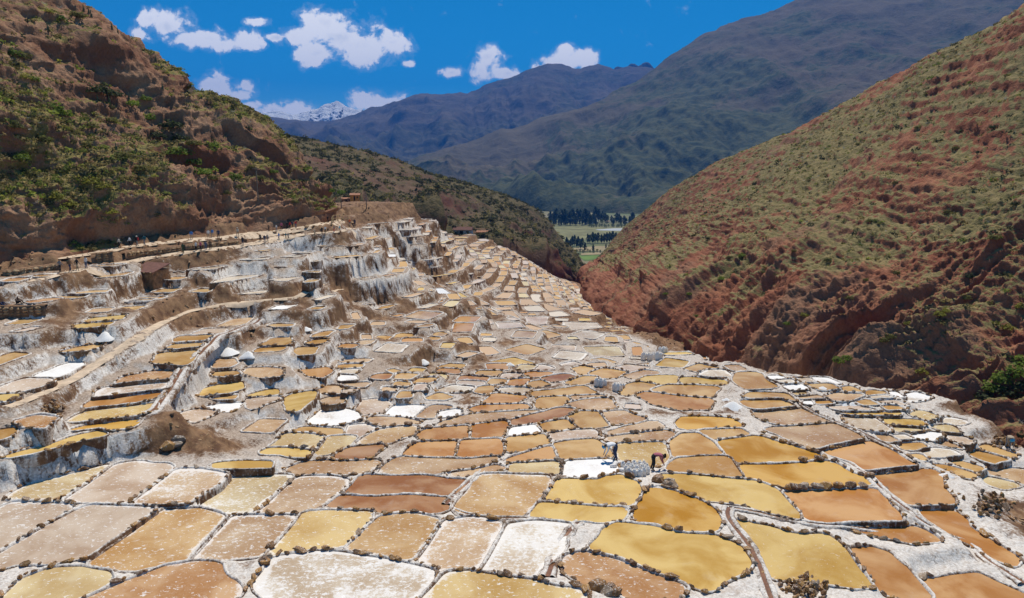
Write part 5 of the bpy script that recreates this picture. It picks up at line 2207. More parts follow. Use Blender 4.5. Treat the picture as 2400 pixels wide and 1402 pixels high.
EUC = [crown_mesh(k, 320, .20, M_EUC) for k in (1, 2, 3)]
RND = [crown_mesh(k, 300, .42, M_EUC2) for k in (7, 8)]
tv, tf = lathe([(.022, -.02), (.016, .4), (.006, .92)], 6)
TRUNK = mesh_from('trunk', tv, tf, M_BARK)
tl = []
for i in range(34):
    tl.append((1288 + i * 6.0 + random.uniform(-2, 2), random.uniform(519, 529), random.uniform(18, 30) * (1.25 if 1330 < 1288 + i * 6 < 1405 or i < 10 else .9), 0, 'tall dark eucalyptus in the rear row at the mountain foot'))
for i in range(20):
    tl.append((1292 + i * 5.5 + random.uniform(-2, 2), random.uniform(526, 530), random.uniform(12, 18), 0, 'shorter dark tree in front of the rear eucalyptus row'))
for i in range(16):
    tl.append((1380 + i * 6 + random.uniform(-2, 2), random.uniform(531, 534), random.uniform(7, 10), 1, 'round pale green tree along the river bank'))
for i in range(12):
    tl.append((1376 + i * 6.6 + random.uniform(-1.5, 1.5), random.uniform(568, 572), random.uniform(20, 29), 0, 'dark eucalyptus in the grove right of the valley notch'))
for i in range(9):
    tl.append((1328 + i * 4.6 + random.uniform(-1, 1), random.uniform(574, 586), random.uniform(20, 27), 0, 'dark eucalyptus in the grove left of the valley notch'))
for i in range(18):
    tl.append((1290 + i * 11 + random.uniform(-4, 4), random.uniform(512, 530), random.uniform(8, 13), 1, 'round paler tree among the rear eucalyptus'))
tl += [(1371, 590, 22, 0, 'lone dark tree between the two valley groves'), (1390, 591, 17, 0, 'dark tree beside the stubble field'), (1420, 584, 12, 0, 'small dark tree at the right end of the stubble field')]
for i in range(9):
    tl.append((1352 + i * 8 + random.uniform(-2, 2), random.uniform(590, 594), random.uniform(7, 10), 1, 'low round tree along the near field hedge'))
tn = defaultdict(list)
for q in tl:
    tn[q[4]].append(q[0])
for (x, y, h, kd, lab) in tl:
    if 1 < len(tn[lab]) <= 12:
        k_ = sorted(tn[lab]).index(x)
        lab = (ORD[k_] if k_ < len(tn[lab]) - 1 else 'rightmost') + ' ' + lab
    p = at_z(x, y, ZV)
    root = empty('valley_tree', p, random.uniform(0, 6))
    H = h * np.linalg.norm(p) / FPX
    root.scale = (H * random.uniform(.85, 1.2), H * random.uniform(.85, 1.2), H)
    tag(root, lab, 'tree', 'trees on the valley floor')
    obj('trunk', TRUNK, root)
    obj('crown', random.choice(RND if kd else EUC), root)

M_WHITEWALL = simple('whitewash', (.72, .70, .66), .9, 2, .1)
M_TILE = simple('tile_roof', (.36, .17, .095), .9, 3, .25)
M_TIN = simple('tin_roof', (.60, .60, .60), .5, 3, .1)
M_ORANGE = simple('orange_wall', (.52, .27, .075), .85, 3, .2)
M_BROWNROOF = simple('brown_roof', (.155, .070, .052), .85, 3, .25)
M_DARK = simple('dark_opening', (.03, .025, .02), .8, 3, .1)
M_ADOBE = simple('adobe_stone', (.27, .16, .085), .95, 2.5, .4, .08)


def box(lo, hi):
    x0, y0, z0 = lo; x1, y1, z1 = hi
    V = [(x0, y0, z0), (x1, y0, z0), (x1, y1, z0), (x0, y1, z0), (x0, y0, z1), (x1, y0, z1), (x1, y1, z1), (x0, y1, z1)]
    F = [(0, 3, 2, 1), (4, 5, 6, 7), (0, 1, 5, 4), (1, 2, 6, 5), (2, 3, 7, 6), (3, 0, 4, 7)]
    return V, F


def house(name, loc, rz, L, D, H, rh, mw, mr, label, cat='house'):
    root = empty(name, loc, rz)
    tag(root, label, cat)
    obj('wall', mesh_from('wall', *box((-L / 2, -D / 2, -1.2), (L / 2, D / 2, H)), mw, False), root)
    o = .25
    V = [(-L / 2 - o, -D / 2 - o, H), (L / 2 + o, -D / 2 - o, H), (L / 2 + o, D / 2 + o, H), (-L / 2 - o, D / 2 + o, H), (-L / 2 - o, 0, H + rh), (L / 2 + o, 0, H + rh),
         (-L / 2 - o, -D / 2 - o, H - .1), (L / 2 + o, -D / 2 - o, H - .1), (L / 2 + o, D / 2 + o, H - .1), (-L / 2 - o, D / 2 + o, H - .1)]
    F = [(0, 1, 5, 4), (2, 3, 4, 5), (1, 2, 5), (3, 0, 4), (6, 9, 8, 7), (0, 6, 7, 1), (1, 7, 8, 2), (2, 8, 9, 3), (3, 9, 6, 0)]
    obj('roof', mesh_from('roof', V, F, mr, False), root)
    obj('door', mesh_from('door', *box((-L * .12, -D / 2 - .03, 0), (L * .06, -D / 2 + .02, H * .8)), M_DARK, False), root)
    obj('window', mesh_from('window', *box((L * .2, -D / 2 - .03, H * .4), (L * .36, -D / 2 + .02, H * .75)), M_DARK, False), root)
    return root


for i, (x, y, w) in enumerate([(1386, 524, 7), (1400, 521, 4), (1424, 522, 8), (1432, 519, 5), (1445, 519, 5), (1470, 522, 6), (1376, 524, 4), (1412, 515, 4)]):
    p = at_z(x, y, ZV)
    L = w * np.linalg.norm(p) / FPX
    house('valley_house', p, random.uniform(-.4, .4), L, L * .6, L * .35, L * .12, M_WHITEWALL, M_TIN if i % 2 else M_TILE, f"tiny whitewashed village house, {ORD[i]} among the valley trees" if i < 7 else 'tiny whitewashed village house behind the others among the trees')
p = cast(833, 470); house('orange_hut', p, .1, 20 * p.length / FPX, 3.0, 1.7, .5, M_ORANGE, M_TILE, 'small orange hut with a tiled roof above the far terraces', 'hut')
p = cast(814, 472); house('low_hut', p, .1, 24 * p.length / FPX, 2.4, .8, .4, M_ADOBE, M_TILE, 'low tile-roofed hut left of the orange hut', 'hut')
p = cast(1085, 548); house('store_shed', p, -.1, 44 * p.length / FPX, 4.0, 1.7, 1.2, M_WHITEWALL, M_BROWNROOF, 'long shed with pale wall and brown roof beside the far pans', 'shed')
p = cast(1133, 548); house('roofed_shelter', p, 0, 29 * p.length / FPX, 3.0, .8, .6, M_ORANGE, M_TILE, 'low shelter with a pale orange roof right of the long shed', 'shed')

# hut with a brown sheet roof on the terraces
p = on_ground(352, 668)
sc = np.linalg.norm(p) / FPX
root = empty('terrace_hut', (p[0], p[1] + .5, p[2] - .2), -.15)
tag(root, 'earth hut with a sloping dark brown sheet roof on the left terraces', 'hut')
L, D = 44 * sc, 2.8
bm = bmesh.new()
V, F = box((-L / 2, -D / 2, -.6), (L / 2, D / 2, 34 * sc))
me = mesh_from('wall', V, F, M_ADOBE, False)
bm.from_mesh(me)
bmesh.ops.subdivide_edges(bm, edges=bm.edges, cuts=5, use_grid_fill=True)
for v in bm.verts:
    n_ = vnoise(np.array([[v.co.x * 2, v.co.y * 2, v.co.z * 2 + 5]]))[0]
    v.co.x += n_ * .10; v.co.y += n_ * .12
bm.to_mesh(me); bm.free()
obj('wall', me, root)
V = [(-L * .62, -D * .58, 35 * sc), (L * .62, -D * .62, 33.5 * sc), (L * .5, D * .6, 44 * sc), (-L * .7, D * .6, 46 * sc)]
V += [(a, b_, c - .09) for a, b_, c in V]
obj('roof', mesh_from('roof', V, [(0, 1, 2, 3), (7, 6, 5, 4), (0, 4, 5, 1), (1, 5, 6, 2), (2, 6, 7, 3), (3, 7, 4, 0)], M_BROWNROOF, False), root)
for k in range(4):
    obj('roof_beam', mesh_from('roof_beam', *box((-L * .5 + k * L * .33, -D * .66, 32 * sc), (-L * .5 + k * L * .33 + .1, -D * .4, 32 * sc + .1)), M_WOOD, False), root)


# ================================================================== WATER CHANNELS
M_RUN = simple('channel_mud', (.20, .085, .03), .35, 3, .3, .02, .5)


def channel(line, k, w, label):
    pts = np.array([on_ground(*q) for q in crop_line(k, line)])
    pts = resample(pts, .35, closed=False)
    for _ in range(10):
        pts[1:-1] = (pts[:-2] + 2 * pts[1:-1] + pts[2:]) / 4
    T = np.gradient(pts[:, :2], axis=0); T /= np.maximum(1e-6, np.linalg.norm(T, axis=1, keepdims=True))
    N = np.stack([-T[:, 1], T[:, 0]], -1)
    z0 = np.max([gz(pts[:, 0] + N[:, 0] * o, pts[:, 1] + N[:, 1] * o) for o in (-.25, 0, .25)], axis=0)
    z0 = np.minimum(z0, np.median(z0) + 8)
    for _ in range(12):
        z0[1:-1] = np.maximum(z0[1:-1], (z0[:-2] + 2 * z0[1:-1] + z0[2:]) / 4) * .5 + .5 * (z0[:-2] + 2 * z0[1:-1] + z0[2:]) / 4
    root = empty('water_channel', tuple(pts[0, :2]) + (z0[0],))
    base = np.array([pts[0, 0], pts[0, 1], z0[0]])
    tag(root, label, 'water channel', 'channels between the pans')

    def strip(name, prof, mat):
        R = []
        for q, (o, h) in enumerate(prof):
            ns = vnoise(np.stack([pts[:, 0] * 2, pts[:, 1] * 2, pts[:, 2] * 0 + q * 5], -1))
            xy = pts[:, :2] + N * ((o * w) * (1 + .25 * ns))[:, None]
            R.append(np.column_stack([xy, z0 + h + ns * .025 * (1 if name == 'lip' else .2)]))
        V = np.stack(R, 0)
        return obj(name, fast_mesh(name, V.reshape(-1, 3) - base, quads=grid_quads(len(prof), len(pts)), mat=mat), root)
    strip('lip', [(-1.5, -.35), (-1.2, .03), (-.8, .10), (-.45, .09), (-.3, .0), (-.28, -.2)], M_BANK)
    strip('lip', [(.28, -.2), (.3, .0), (.45, .09), (.8, .10), (1.2, .03), (1.5, -.35)], M_BANK)
    strip('bed', [(-.4, .035), (0, .02), (.4, .035)], M_RUN)


channel("330,575 285,590 310,660 430,780 470,880 520,980 570,1080 610,1206 640,1260", 'C', .30, 'water channel curling down past the round yellow pan, lower right')
channel("960,200 1180,270 1330,380 1500,530 1640,650 1760,740 1960,800 2080,890 2250,1020 2400,1110", 'C', .26, 'long straight water channel running down to the lower right corner')
channel("330,575 500,600 700,660 880,690 1080,700 1200,740 1400,760 1560,790 1760,800", 'C', .24, 'water channel crossing below the pale yellow pan at lower right')
channel("1830,150 1640,230 1500,310 1400,400 1330,460 1280,490 1240,560 1210,640 1130,730 1080,810 960,870 850,920", 'D', .42, 'rusty water channel winding down the left terraces')
channel("1010,320 900,400 810,480 740,580", 'B', .26, 'short white-lipped channel left of the square tan pan')
channel("740,590 980,640 1250,660 1560,650", 'B', .22, 'white-lipped channel along the top of the second pan row')
channel("700,700 850,760 1050,860 1300,970 1500,1060 1640,1160", 'F', .24, 'straight diagonal channel across the right plateau')
channel("1700,660 1600,780 1510,900 1450,1060", 'B', .30, 'channel running down left of the big yellow pan, bottom centre')

# ================================================================== BOULDERS, RUBBLE, HEAPS, SACKS
BOULD = [stone_mesh(i) for i in range(5)]
PBOX = [(p.poly.min(0), p.poly.max(0), p) for p in PONDS]


def pond_at(x, y):
    for lo_, hi_, p in PBOX:
        if lo_[0] < x < hi_[0] and lo_[1] < y < hi_[1] and seg_dist(np.array([[x, y]]), p.poly)[1][0]:
            return p
    return None


def to_bank(q):
    p = pond_at(q[0], q[1])
    if p is None:
        return np.array(q)
    R = offset_ring(resample(p.poly, .2), np.full(len(resample(p.poly, .2)), .08))
    k = np.argmin(((R - np.array(q[:2])) ** 2).sum(1))
    return np.array([R[k, 0], R[k, 1], p.z + .04])


def in_brine(q):
    p = pond_at(q[0], q[1])
    return np.array(q) if p is None else np.array([q[0], q[1], p.z - .07])



def boulders(k, spec, size, label, group):
    ox, oy = OFF[k]
    for q in spec.split():
        a = [float(v) for v in q.split(',')]
        p = to_bank(on_ground(a[0] / 3 + ox, a[1] / 3 + oy))
        o = bpy.data.objects.new('boulder', random.choice(BOULD))
        s_ = size * random.uniform(.8, 1.25) * (a[2] if len(a) > 2 else 1)
        o.location = (p[0], p[1], p[2] + .12 * s_)
        o.scale = (s_, s_ * random.uniform(.8, 1.1), s_ * random.uniform(.85, 1.15))
        o.rotation_euler = (random.uniform(-.2, .2), random.uniform(-.2, .2), random.uniform(-.4, .4))
        link(o)
        n_ = len(spec.split())
        k_ = sorted(range(n_), key=lambda e: float(spec.split()[e].split(',')[0])).index(spec.split().index(q))
        tag(o, (ORD[k_] if k_ < n_ - 1 else 'rightmost') + ' ' + label, 'boulder', group)


boulders('C', "690,420 750,428 810,428 890,426 970,422 1040,418 1130,414 1210,408 1290,398", .78, 'brown boulder in the row below the long amber pan', 'boulders below the amber pan')
boulders('C', "570,48 650,88 705,106 760,122 820,148 865,162 905,176 945,190", .55, 'brown boulder in the diagonal row above the amber pans', 'boulders above the amber pans')
boulders('C', "800,240 905,235 970,237", .8, 'rounded rusty boulder on the bank between the two amber pans', 'boulders between the amber pans')
boulders('B', "1475,514 1535,524 1590,529 1640,535 1700,541 1780,541 1845,543 1895,547 1955,547", .45, 'small brown boulder between the yellow pans before the workers', 'boulders before the workers')
boulders('B', "1790,1108,1.5 1860,1175,1.6 1990,1200,1.3 1940,1185", .62, 'rusty boulder at the bottom edge below the orange pan', 'boulders at the bottom edge')
boulders('A', "1850,945 1880,925 1870,985,1.2 1935,900", .6, 'rusty boulder at the left end of the white pan', 'boulders by the white pan')
boulders('A', "1170,150,1.4 1230,140,1.2 1255,110", .9, 'ochre boulder on the bare terrace at left centre', 'boulders on the bare terrace')
boulders('B', "2230,385,1.5 2290,412,1.2 2340,435 2390,455", .7, 'dark rusty boulder below the pink-shirted worker', 'boulders by the pink-shirted worker')
boulders('C', "20,470 80,475 125,515 60,490", .55, 'dark boulder along the bank above the left amber pan', 'boulders above the left amber pan')


def rubble(x0, x1, y0, y1, n, size, label):
    c = on_ground((x0 + x1) / 2, (y0 + y1) / 2)
    root = empty('rubble_pile', c)
    tag(root, label, 'rubble')
    ci = np.array(c)
    for _ in range(n):
        x = random.triangular(x0, x1); y = random.triangular(y0, y1)
        p = on_ground(x, y)
        o = bpy.data.objects.new('rock', random.choice(STONES))
        s_ = size * random.uniform(.5, 1.5)
        cen = 1 - abs(x - (x0 + x1) / 2) / ((x1 - x0) / 2)
        o.location = (p[0] - ci[0], p[1] - ci[1], p[2] - ci[2] + random.random() * .45 * cen)
        o.scale = (s_, s_, s_ * random.uniform(.8, 1.3))
        o.rotation_euler = [random.uniform(0, 6.28) for _ in range(3)]
        link(o, root)


rubble(1815, 1960, 1358, 1410, 110, .34, 'loose pile of broken brown rock at the lower right edge')
rubble(2318, 2395, 1018, 1055, 50, .38, 'broken ochre rocks beside the crouching worker at far right')
rubble(90, 160, 945, 975, 45, .36, 'small mound of dark stones on the left terrace')
rubble(2240, 2390, 1150, 1220, 60, .42, 'brown crumbling rocks below the salt heap near right edge')

HEAPS = []
hv, hf = [], []
rgh = np.random.default_rng(5)
prof = [(1.0, -.12), (.86, .03), (.62, .20), (.36, .40), (.14, .56), (.03, .60)]
nn = 18
for (r, z) in prof:
    for e in range(nn):
        a = 2 * math.pi * e / nn
        k_ = 1 + .10 * math.sin(a * 3 + 1) + .06 * rgh.normal()
        hv.append((r * k_ * math.cos(a), r * k_ * math.sin(a), z + .012 * rgh.normal()))
for q in range(len(prof) - 1):
    for e in range(nn):
        hf.append((q * nn + e, q * nn + (e + 1) % nn, (q + 1) * nn + (e + 1) % nn, (q + 1) * nn + e))
hf.append(tuple(range((len(prof) - 1) * nn, len(prof) * nn)))
HEAP = mesh_from('salt_heap', hv, hf, M_SALT)
for (x, y, w, lab) in [(535, 826, 46, 'broad flat-topped white salt heap on the left terraces'), (582, 834, 38, 'pointed grey-white salt heap right of the broad heap on left terraces'),
                       (247, 792, 42, 'white salt heap below the yellow pans near the left footpath'), (1718, 955, 50, 'large white salt heap by the bend of the right plateau channel'),
                       (1703, 938, 24, 'small salt heap just behind the large heap on the right plateau'), (1613, 829, 32, 'white salt heap on the lip right of the far sacks'),
                       (1636, 830, 22, 'smaller salt heap at the lip, rightmost of two'), (2219, 1116, 28, 'grey salt heap above the crumbling bank near the right edge'),
                       (1928, 918, 24, 'little white heap among the pans by the ravine rim'), (1998, 947, 18, 'tiny white salt heap beside a dark earth heap, right plateau'),
                       (1978, 948, 28, 'dull grey heap left of a tiny white heap, right plateau'), (992, 850, 32, 'white salt heap against the wall above the mid-left pans'),
                       (717, 772, 28, 'white salt heap on a round pedestal, upper left terraces'), (1195, 855, 22, 'white salt heap between walls in the upper middle')]:
    p = in_brine(on_ground(x, y))
    d = np.linalg.norm(p)
    o = bpy.data.objects.new('salt_heap', HEAP)
    r = w * d / FPX / 2
    o.location = (p[0], p[1], p[2] - .03)
    o.scale = (r, r, r * random.uniform(.75, 1.05))
    o.rotation_euler = (0, 0, random.uniform(0, 6))
    link(o)
    tag(o, lab, 'salt heap', 'heaps of raked salt')


def sack_mesh(seed):
    rg = np.random.default_rng(seed)
    prof = [(.22, 0), (.29, .05), (.31, .3), (.30, .6), (.28, .78), (.15, .87)]
    V, F = [], []
    n = 12
    for (r, z) in prof:
        for e in range(n):
            a = 2 * math.pi * e / n
            sq = 1 / max(abs(math.cos(a)), abs(math.sin(a))) ** .45
            k_ = sq * (1 + .05 * rg.normal())
            V.append((r * k_ * math.cos(a), r * k_ * .82 * math.sin(a), z + .015 * rg.normal()))
    for q in range(len(prof) - 1):
        for e in range(n):
            F.append((q * n + e, q * n + (e + 1) % n, (q + 1) * n + (e + 1) % n, (q + 1) * n + e))
    F.append(tuple(range((len(prof) - 1) * n, len(prof) * n)))
    body = mesh_from('body', V, F, M_SACK)
    V, F = [], []
    for (r, z) in [(.15, .86), (.11, .90), (.13, .94), (.18, .97)]:
        for e in range(10):
            a = 2 * math.pi * e / 10
            k_ = 1 + .2 * rg.normal() * (z > .95)
            V.append((r * k_ * math.cos(a), r * k_ * math.sin(a), z + .03 * rg.normal() * (z > .95)))
    for q in range(3):
        for e in range(10):
            F.append((q * 10 + e, q * 10 + (e + 1) % 10, (q + 1) * 10 + (e + 1) % 10, (q + 1) * 10 + e))
    return body, mesh_from('tied_neck', V, F, M_SACK)


SACKM = [sack_mesh(i) for i in range(4)]


def sack(p, h, label, group, lie=False):
    root = empty('salt_sack', p, random.uniform(0, 6))
    root.scale = (h * random.uniform(.9, 1.15), h * random.uniform(.9, 1.15), h * random.uniform(.9, 1.08))
    if lie:
        root.rotation_euler = (1.35, random.uniform(-.2, .2), random.uniform(0, 6))
        root.location.z += .2 * h
    tag(root, label, 'sack', group)
    b_, n_ = random.choice(SACKM)
    obj('body', b_, root); obj('tied_neck', n_, root)


def sacks(rows, label, group):
    for k_, (x, y, hpx, lie) in enumerate(sorted(rows)):
        if len(rows) <= 12:
            lab0 = label
            label_ = (ORD[k_] if k_ < len(rows) - 1 else 'rightmost') + ' ' + lab0
        else:
            label_ = label
        p = in_brine(on_ground(x, y))
        sack(Vector((p[0], p[1], p[2] - .02)), hpx * np.linalg.norm(p) / FPX, label_, group, lie)


near = [(1474, 1113, 21, 0), (1487, 1116, 21, 0), (1499, 1117, 21, 0), (1509, 1114, 21, 0), (1518, 1111, 20, 0), (1467, 1106, 18, 0), (1480, 1106, 20, 0), (1492, 1108, 20, 0), (1505, 1105, 20, 0), (1515, 1103, 19, 0),
        (1460, 1098, 18, 0), (1473, 1099, 18, 0), (1486, 1098, 20, 0), (1499, 1097, 19, 0), (1509, 1096, 17, 0)]
sacks(near[:5], 'full white salt sack in the front row between the workers', 'sacks between the workers')
sacks(near[5:10], 'full white salt sack in the middle row between the workers', 'sacks between the workers')
sacks(near[10:], 'full white salt sack in the back row between the workers', 'sacks between the workers')
sacks([(1452, 1104, 20, 1), (1440, 1103, 17, 1), (1447, 1096, 17, 1), (1430, 1104, 15, 1), (1436, 1097, 15, 1)], 'slumped white sack lying at the left of the workers’ cluster'.replace('’', "'"), 'slumped sacks by the workers')
sacks([(1508 + i * 6.5, 843 + random.uniform(-1, 1.5), 19, 0) for i in range(7)], 'white salt sack in the row on the plateau lip', 'sacks on the lip')
sacks([(1547, 828, 16, 0), (1555, 827, 16, 0), (1560, 826, 13, 0)], 'white salt sack in the trio right of the lip row', 'three sacks behind the lip row')
sacks([(1398, 905, 21, 0), (1408, 907, 23, 0), (1416, 905, 20, 0)], 'bulging white sack in the trio on the upper plateau centre', 'three sacks on the plateau')
sacks([(1441, 916, 20, 0), (1448, 918, 21, 0), (1455, 914, 17, 0), (1461, 912, 15, 0)], 'white sack in the foursome right of the plateau trio', 'four sacks on the plateau')

rgs = np.random.default_rng(77)
cand = np.nonzero(((saltv < .42) & (DMIN > .5) & (RR > 24) & (RR < 150)).ravel())[0]
wgt = (RR.ravel()[cand]) ** 1.0
pick = rgs.choice(cand, min(4500, len(cand)), replace=False, p=wgt / wgt.sum())
src_ = []
for me in STONES[:5]:
    v = np.empty(len(me.vertices) * 3); me.vertices.foreach_get('co', v)
    src_.append((v.reshape(-1, 3), np.array([p_.vertices[:] for p_ in me.polygons])))
LV, LF, o_ = [], [], 0
for n_, idx in enumerate(pick):
    v, f = src_[n_ % 5]
    th = rgs.uniform(0, 6.28)
    sc_ = rgs.uniform(.12, .34) * (2.0 if rgs.random() < .05 else 1) * (1 + .004 * RR.ravel()[idx])
    q = v * sc_ * np.array([1, 1, 1.2])
    q = np.column_stack([q[:, 0] * math.cos(th) - q[:, 1] * math.sin(th), q[:, 0] * math.sin(th) + q[:, 1] * math.cos(th), q[:, 2]])
    LV.append(q + np.array([GX.ravel()[idx] + rgs.uniform(-.1, .1), GY.ravel()[idx] + rgs.uniform(-.1, .1), GZ.ravel()[idx] + .05 * sc_]))
    LF.append(f + o_); o_ += len(v)
m, t, b = new_mat('loose_stone')
geo = t.n('ShaderNodeNewGeometry')
t.l(t.mix(geo.outputs['Random Per Island'], (.13, .068, .034), (.42, .27, .14)), b.inputs['Base Color'])
b.inputs['Roughness'].default_value = .9
ls = obj('loose_stones', fast_mesh('loose_stones', np.concatenate(LV), tris=np.concatenate(LF), mat=m, smooth=False))
tag(ls, 'loose brown stones scattered over the bare earth between the pans', 'stones', None, 'stuff')

# ================================================================== DRY STONE WALLS ALONG THE UPPER PATH
def stone_wall(line, hpx, label):
    pts = np.array([on_ground(*q) for q in crop_line('G', line)])
    pts = resample(pts, .5, closed=False)
    d = np.linalg.norm(pts, axis=1).mean()
    H = hpx * d / FPX
    root = empty('stone_wall', tuple(pts[0]))
    base = pts[0]
    tag(root, label, 'wall')
    T = np.gradient(pts[:, :2], axis=0); T /= np.maximum(1e-6, np.linalg.norm(T, axis=1, keepdims=True))
    N = np.stack([T[:, 1], -T[:, 0]], -1)
    if (N[:, 1].mean() > 0): N = -N
    zb = pts[:, 2]
    prof = [(.28, -.4), (.22, H * .98), (-.5, H)]
    R = [np.column_stack([pts[:, :2] + N * o, zb + h]) for o, h in prof]
    V = np.stack(R, 0)
    obj('core', fast_mesh('core', V.reshape(-1, 3) - base, quads=grid_quads(3, len(pts)), mat=M_DIRT), root)
    Vs, Fs = [], []
    off = 0
    src = []
    for me in STONES:
        v = np.empty(len(me.vertices) * 3); me.vertices.foreach_get('co', v)
        src.append((v.reshape(-1, 3), np.array([p_.vertices[:] for p_ in me.polygons])))
    L = np.concatenate([[0], np.cumsum(np.linalg.norm(np.diff(pts[:, :2], axis=0), axis=1))])
    for row in np.arange(.05, H, .24):
        u = random.uniform(0, .3)
        while u < L[-1]:
            k = min(len(pts) - 2, np.searchsorted(L, u))
            c = pts[k]
            v, f = random.choice(src)
            s_ = np.array([random.uniform(.35, .6), .5, random.uniform(.4, .6)])
            q = v * s_
            a = math.atan2(T[k][1], T[k][0])
            q = np.column_stack([q[:, 0] * math.cos(a) - q[:, 1] * math.sin(a), q[:, 0] * math.sin(a) + q[:, 1] * math.cos(a), q[:, 2]])
            off_ = N[k] * (.25 + random.uniform(-.03, .04))
            Vs.append(q + np.array([c[0] + off_[0], c[1] + off_[1], zb[k] + row]) - base)
            Fs.append(f + off); off += len(v)
            u += s_[0] * .85
    st = obj('stones', fast_mesh('stones', np.concatenate(Vs), tris=np.concatenate(Fs), mat=M_WSTONE, smooth=False), root)
    tag(st, kind='stuff')


m, t, b = new_mat('wall_stone')
geo = t.n('ShaderNodeNewGeometry')
t.l(t.mix(geo.outputs['Random Per Island'], (.24, .14, .07), (.55, .38, .21)), b.inputs['Base Color'])
b.inputs['Roughness'].default_value = .9
M_WSTONE = m
stone_wall("20,735 150,720 300,700 420,680", 9, 'dry stone wall under the upper path at far left')
stone_wall("640,655 720,645 800,635", 20, 'short dry stone wall block beside the hut')
stone_wall("870,600 1000,585 1150,570 1280,555", 9, 'dry stone wall under the upper path above the hut')
stone_wall("1300,548 1400,540 1500,530 1600,520 1690,515", 8, 'low dry stone wall left of the steps, upper path')
stone_wall("-60,1010 60,1005 160,1010 280,1000 330,1000", 16, 'rubble wall below the seated visitors at far left')

# poles and railing
M_POLE = simple('grey_pole', (.20, .16, .12), .85, 5, .2)


def pole(px, py, hpx, label, guy=True):
    p = cast(px, py)
    d = p.length
    H = hpx * d / FPX
    root = empty('utility_pole', p)
    tag(root, label, 'pole')
    V, F = lathe([(.11, -.4), (.09, H * .5), (.07, H)], 8)
    obj('post', mesh_from('post', V, F, M_POLE), root)
    obj('crossarm', mesh_from('crossarm', *box((-.5, -.05, H * .93), (.5, .05, H * .96)), M_POLE, False), root)
    if guy:
        bmg = []
        a = Vector((0, 0, H * .8)); b2 = Vector((-1.2, -1.5, -1.6))
        V = []
        for q in (a, b2):
            for e in range(3):
                V.append((q.x + .02 * math.cos(e * 2.1), q.y + .02 * math.sin(e * 2.1), q.z))
        obj('guy_wire', mesh_from('guy_wire', V, [(0, 1, 4, 3), (1, 2, 5, 4), (2, 0, 3, 5)], M_POLE), root)


pole(605, 468, 70, 'thin wooden utility pole on the left hillside above the path')
pole(800, 489, 24, 'thin pole near the orange hut', False)
pole(859, 488, 30, 'lone thin pole on the dirt cap above the far terraces', False)
p0 = on_ground(780, 528)
root = empty('railing', tuple(p0))
tag(root, 'pale wooden railing at the far end of the upper path', 'railing')
rp = [(778, 529), (779, 524), (782, 520), (792, 519), (804, 519), (816, 519)]
rp = [on_ground(*q) for q in rp]
for q in rp:
    c = np.array(q) - p0
    V, F = box((c[0] - .06, c[1] - .06, c[2] - .2), (c[0] + .06, c[1] + .06, c[2] + 1.0))
    obj('post', mesh_from('post', V, F, M_WOOD, False), root)
for a, b2 in zip(rp[:-1], rp[1:]):
    a = np.array(a) - p0; b2 = np.array(b2) - p0
    for h in (.5, .98):
        V = [(a[0], a[1], a[2] + h), (b2[0], b2[1], b2[2] + h), (b2[0], b2[1], b2[2] + h + .09), (a[0], a[1], a[2] + h + .09),
             (a[0], a[1] + .07, a[2] + h), (b2[0], b2[1] + .07, b2[2] + h), (b2[0], b2[1] + .07, b2[2] + h + .09), (a[0], a[1] + .07, a[2] + h + .09)]
        obj('rail', mesh_from('rail', V, [(0, 1, 2, 3), (7, 6, 5, 4), (3, 2, 6, 7), (0, 4, 5, 1)], M_WOOD, False), root)

# ================================================================== PEOPLE
def skin_body(J, E, name):
    """J: name -> (x, y, z, r); E: edges. One continuous surface grown over the skeleton."""
    names = list(J)
    me = bpy.data.meshes.new(name)
    me.from_pydata([J[n][:3] for n in names], [(names.index(a), names.index(b_)) for a, b_ in E], [])
    o = bpy.data.objects.new(name, me)
    COL.objects.link(o)
    md = o.modifiers.new('skin', 'SKIN')
    md.use_smooth_shade = True
    sv = me.skin_vertices[0].data
    for i, n in enumerate(names):
        r = J[n][3]
        sv[i].radius = (r, r) if not isinstance(r, tuple) else r
        sv[i].use_root = (n == 'pelvis')
    sub = o.modifiers.new('sub', 'SUBSURF')
    sub.levels = 1; sub.render_levels = 1
    dg = bpy.context.evaluated_depsgraph_get()
    out = bpy.data.meshes.new_from_object(o.evaluated_get(dg))
    bpy.data.objects.remove(o)
    # clothing zones by the nearest bone
    zone = {}
    for a, b_ in E:
        k = a + '|' + b_
        nm = a + b_
        if 'finger' in nm or 'thumb' in nm or 'palm' in nm: z = 0
        elif 'head' in nm and 'neck' in nm: z = 0
        elif 'head' in nm: z = 0
        elif 'toe' in nm: z = 3
        elif 'knee' in nm or 'ankle' in nm or ('hip' in nm): z = 2
        else: z = 1
        zone[k] = z
    A = np.array([J[a][:3] for a, _ in E]); Bq = np.array([J[b_][:3] for _, b_ in E])
    zs = [zone[a + '|' + b_] for a, b_ in E]
    hd = np.array(J['head'][:3])
    up = np.array(J['crown'][:3]) - np.array(J['neck'][:3]); up /= np.linalg.norm(up)
    fwd = np.array(J['face'][:3]) - hd
    for p_ in out.polygons:
        c = np.array(p_.center)
        ab = Bq - A
        t_ = np.clip(((c - A) * ab).sum(1) / np.maximum(1e-9, (ab ** 2).sum(1)), 0, 1)
        d = np.linalg.norm(c - A - ab * t_[:, None], axis=1)
        k = int(np.argmin(d))
        mi = zs[k]
        a, b_ = E[k]
        if ('head' in (a, b_)) or ('crown' in (a, b_)) or ('face' in (a, b_)):
            rel = c - hd
            if rel @ up > .045 or (rel @ fwd) < -.002:
                mi = 4
        p_.material_index = mi
        p_.use_smooth = True
    for i in range(5):
        out.materials.append(None)
    return out


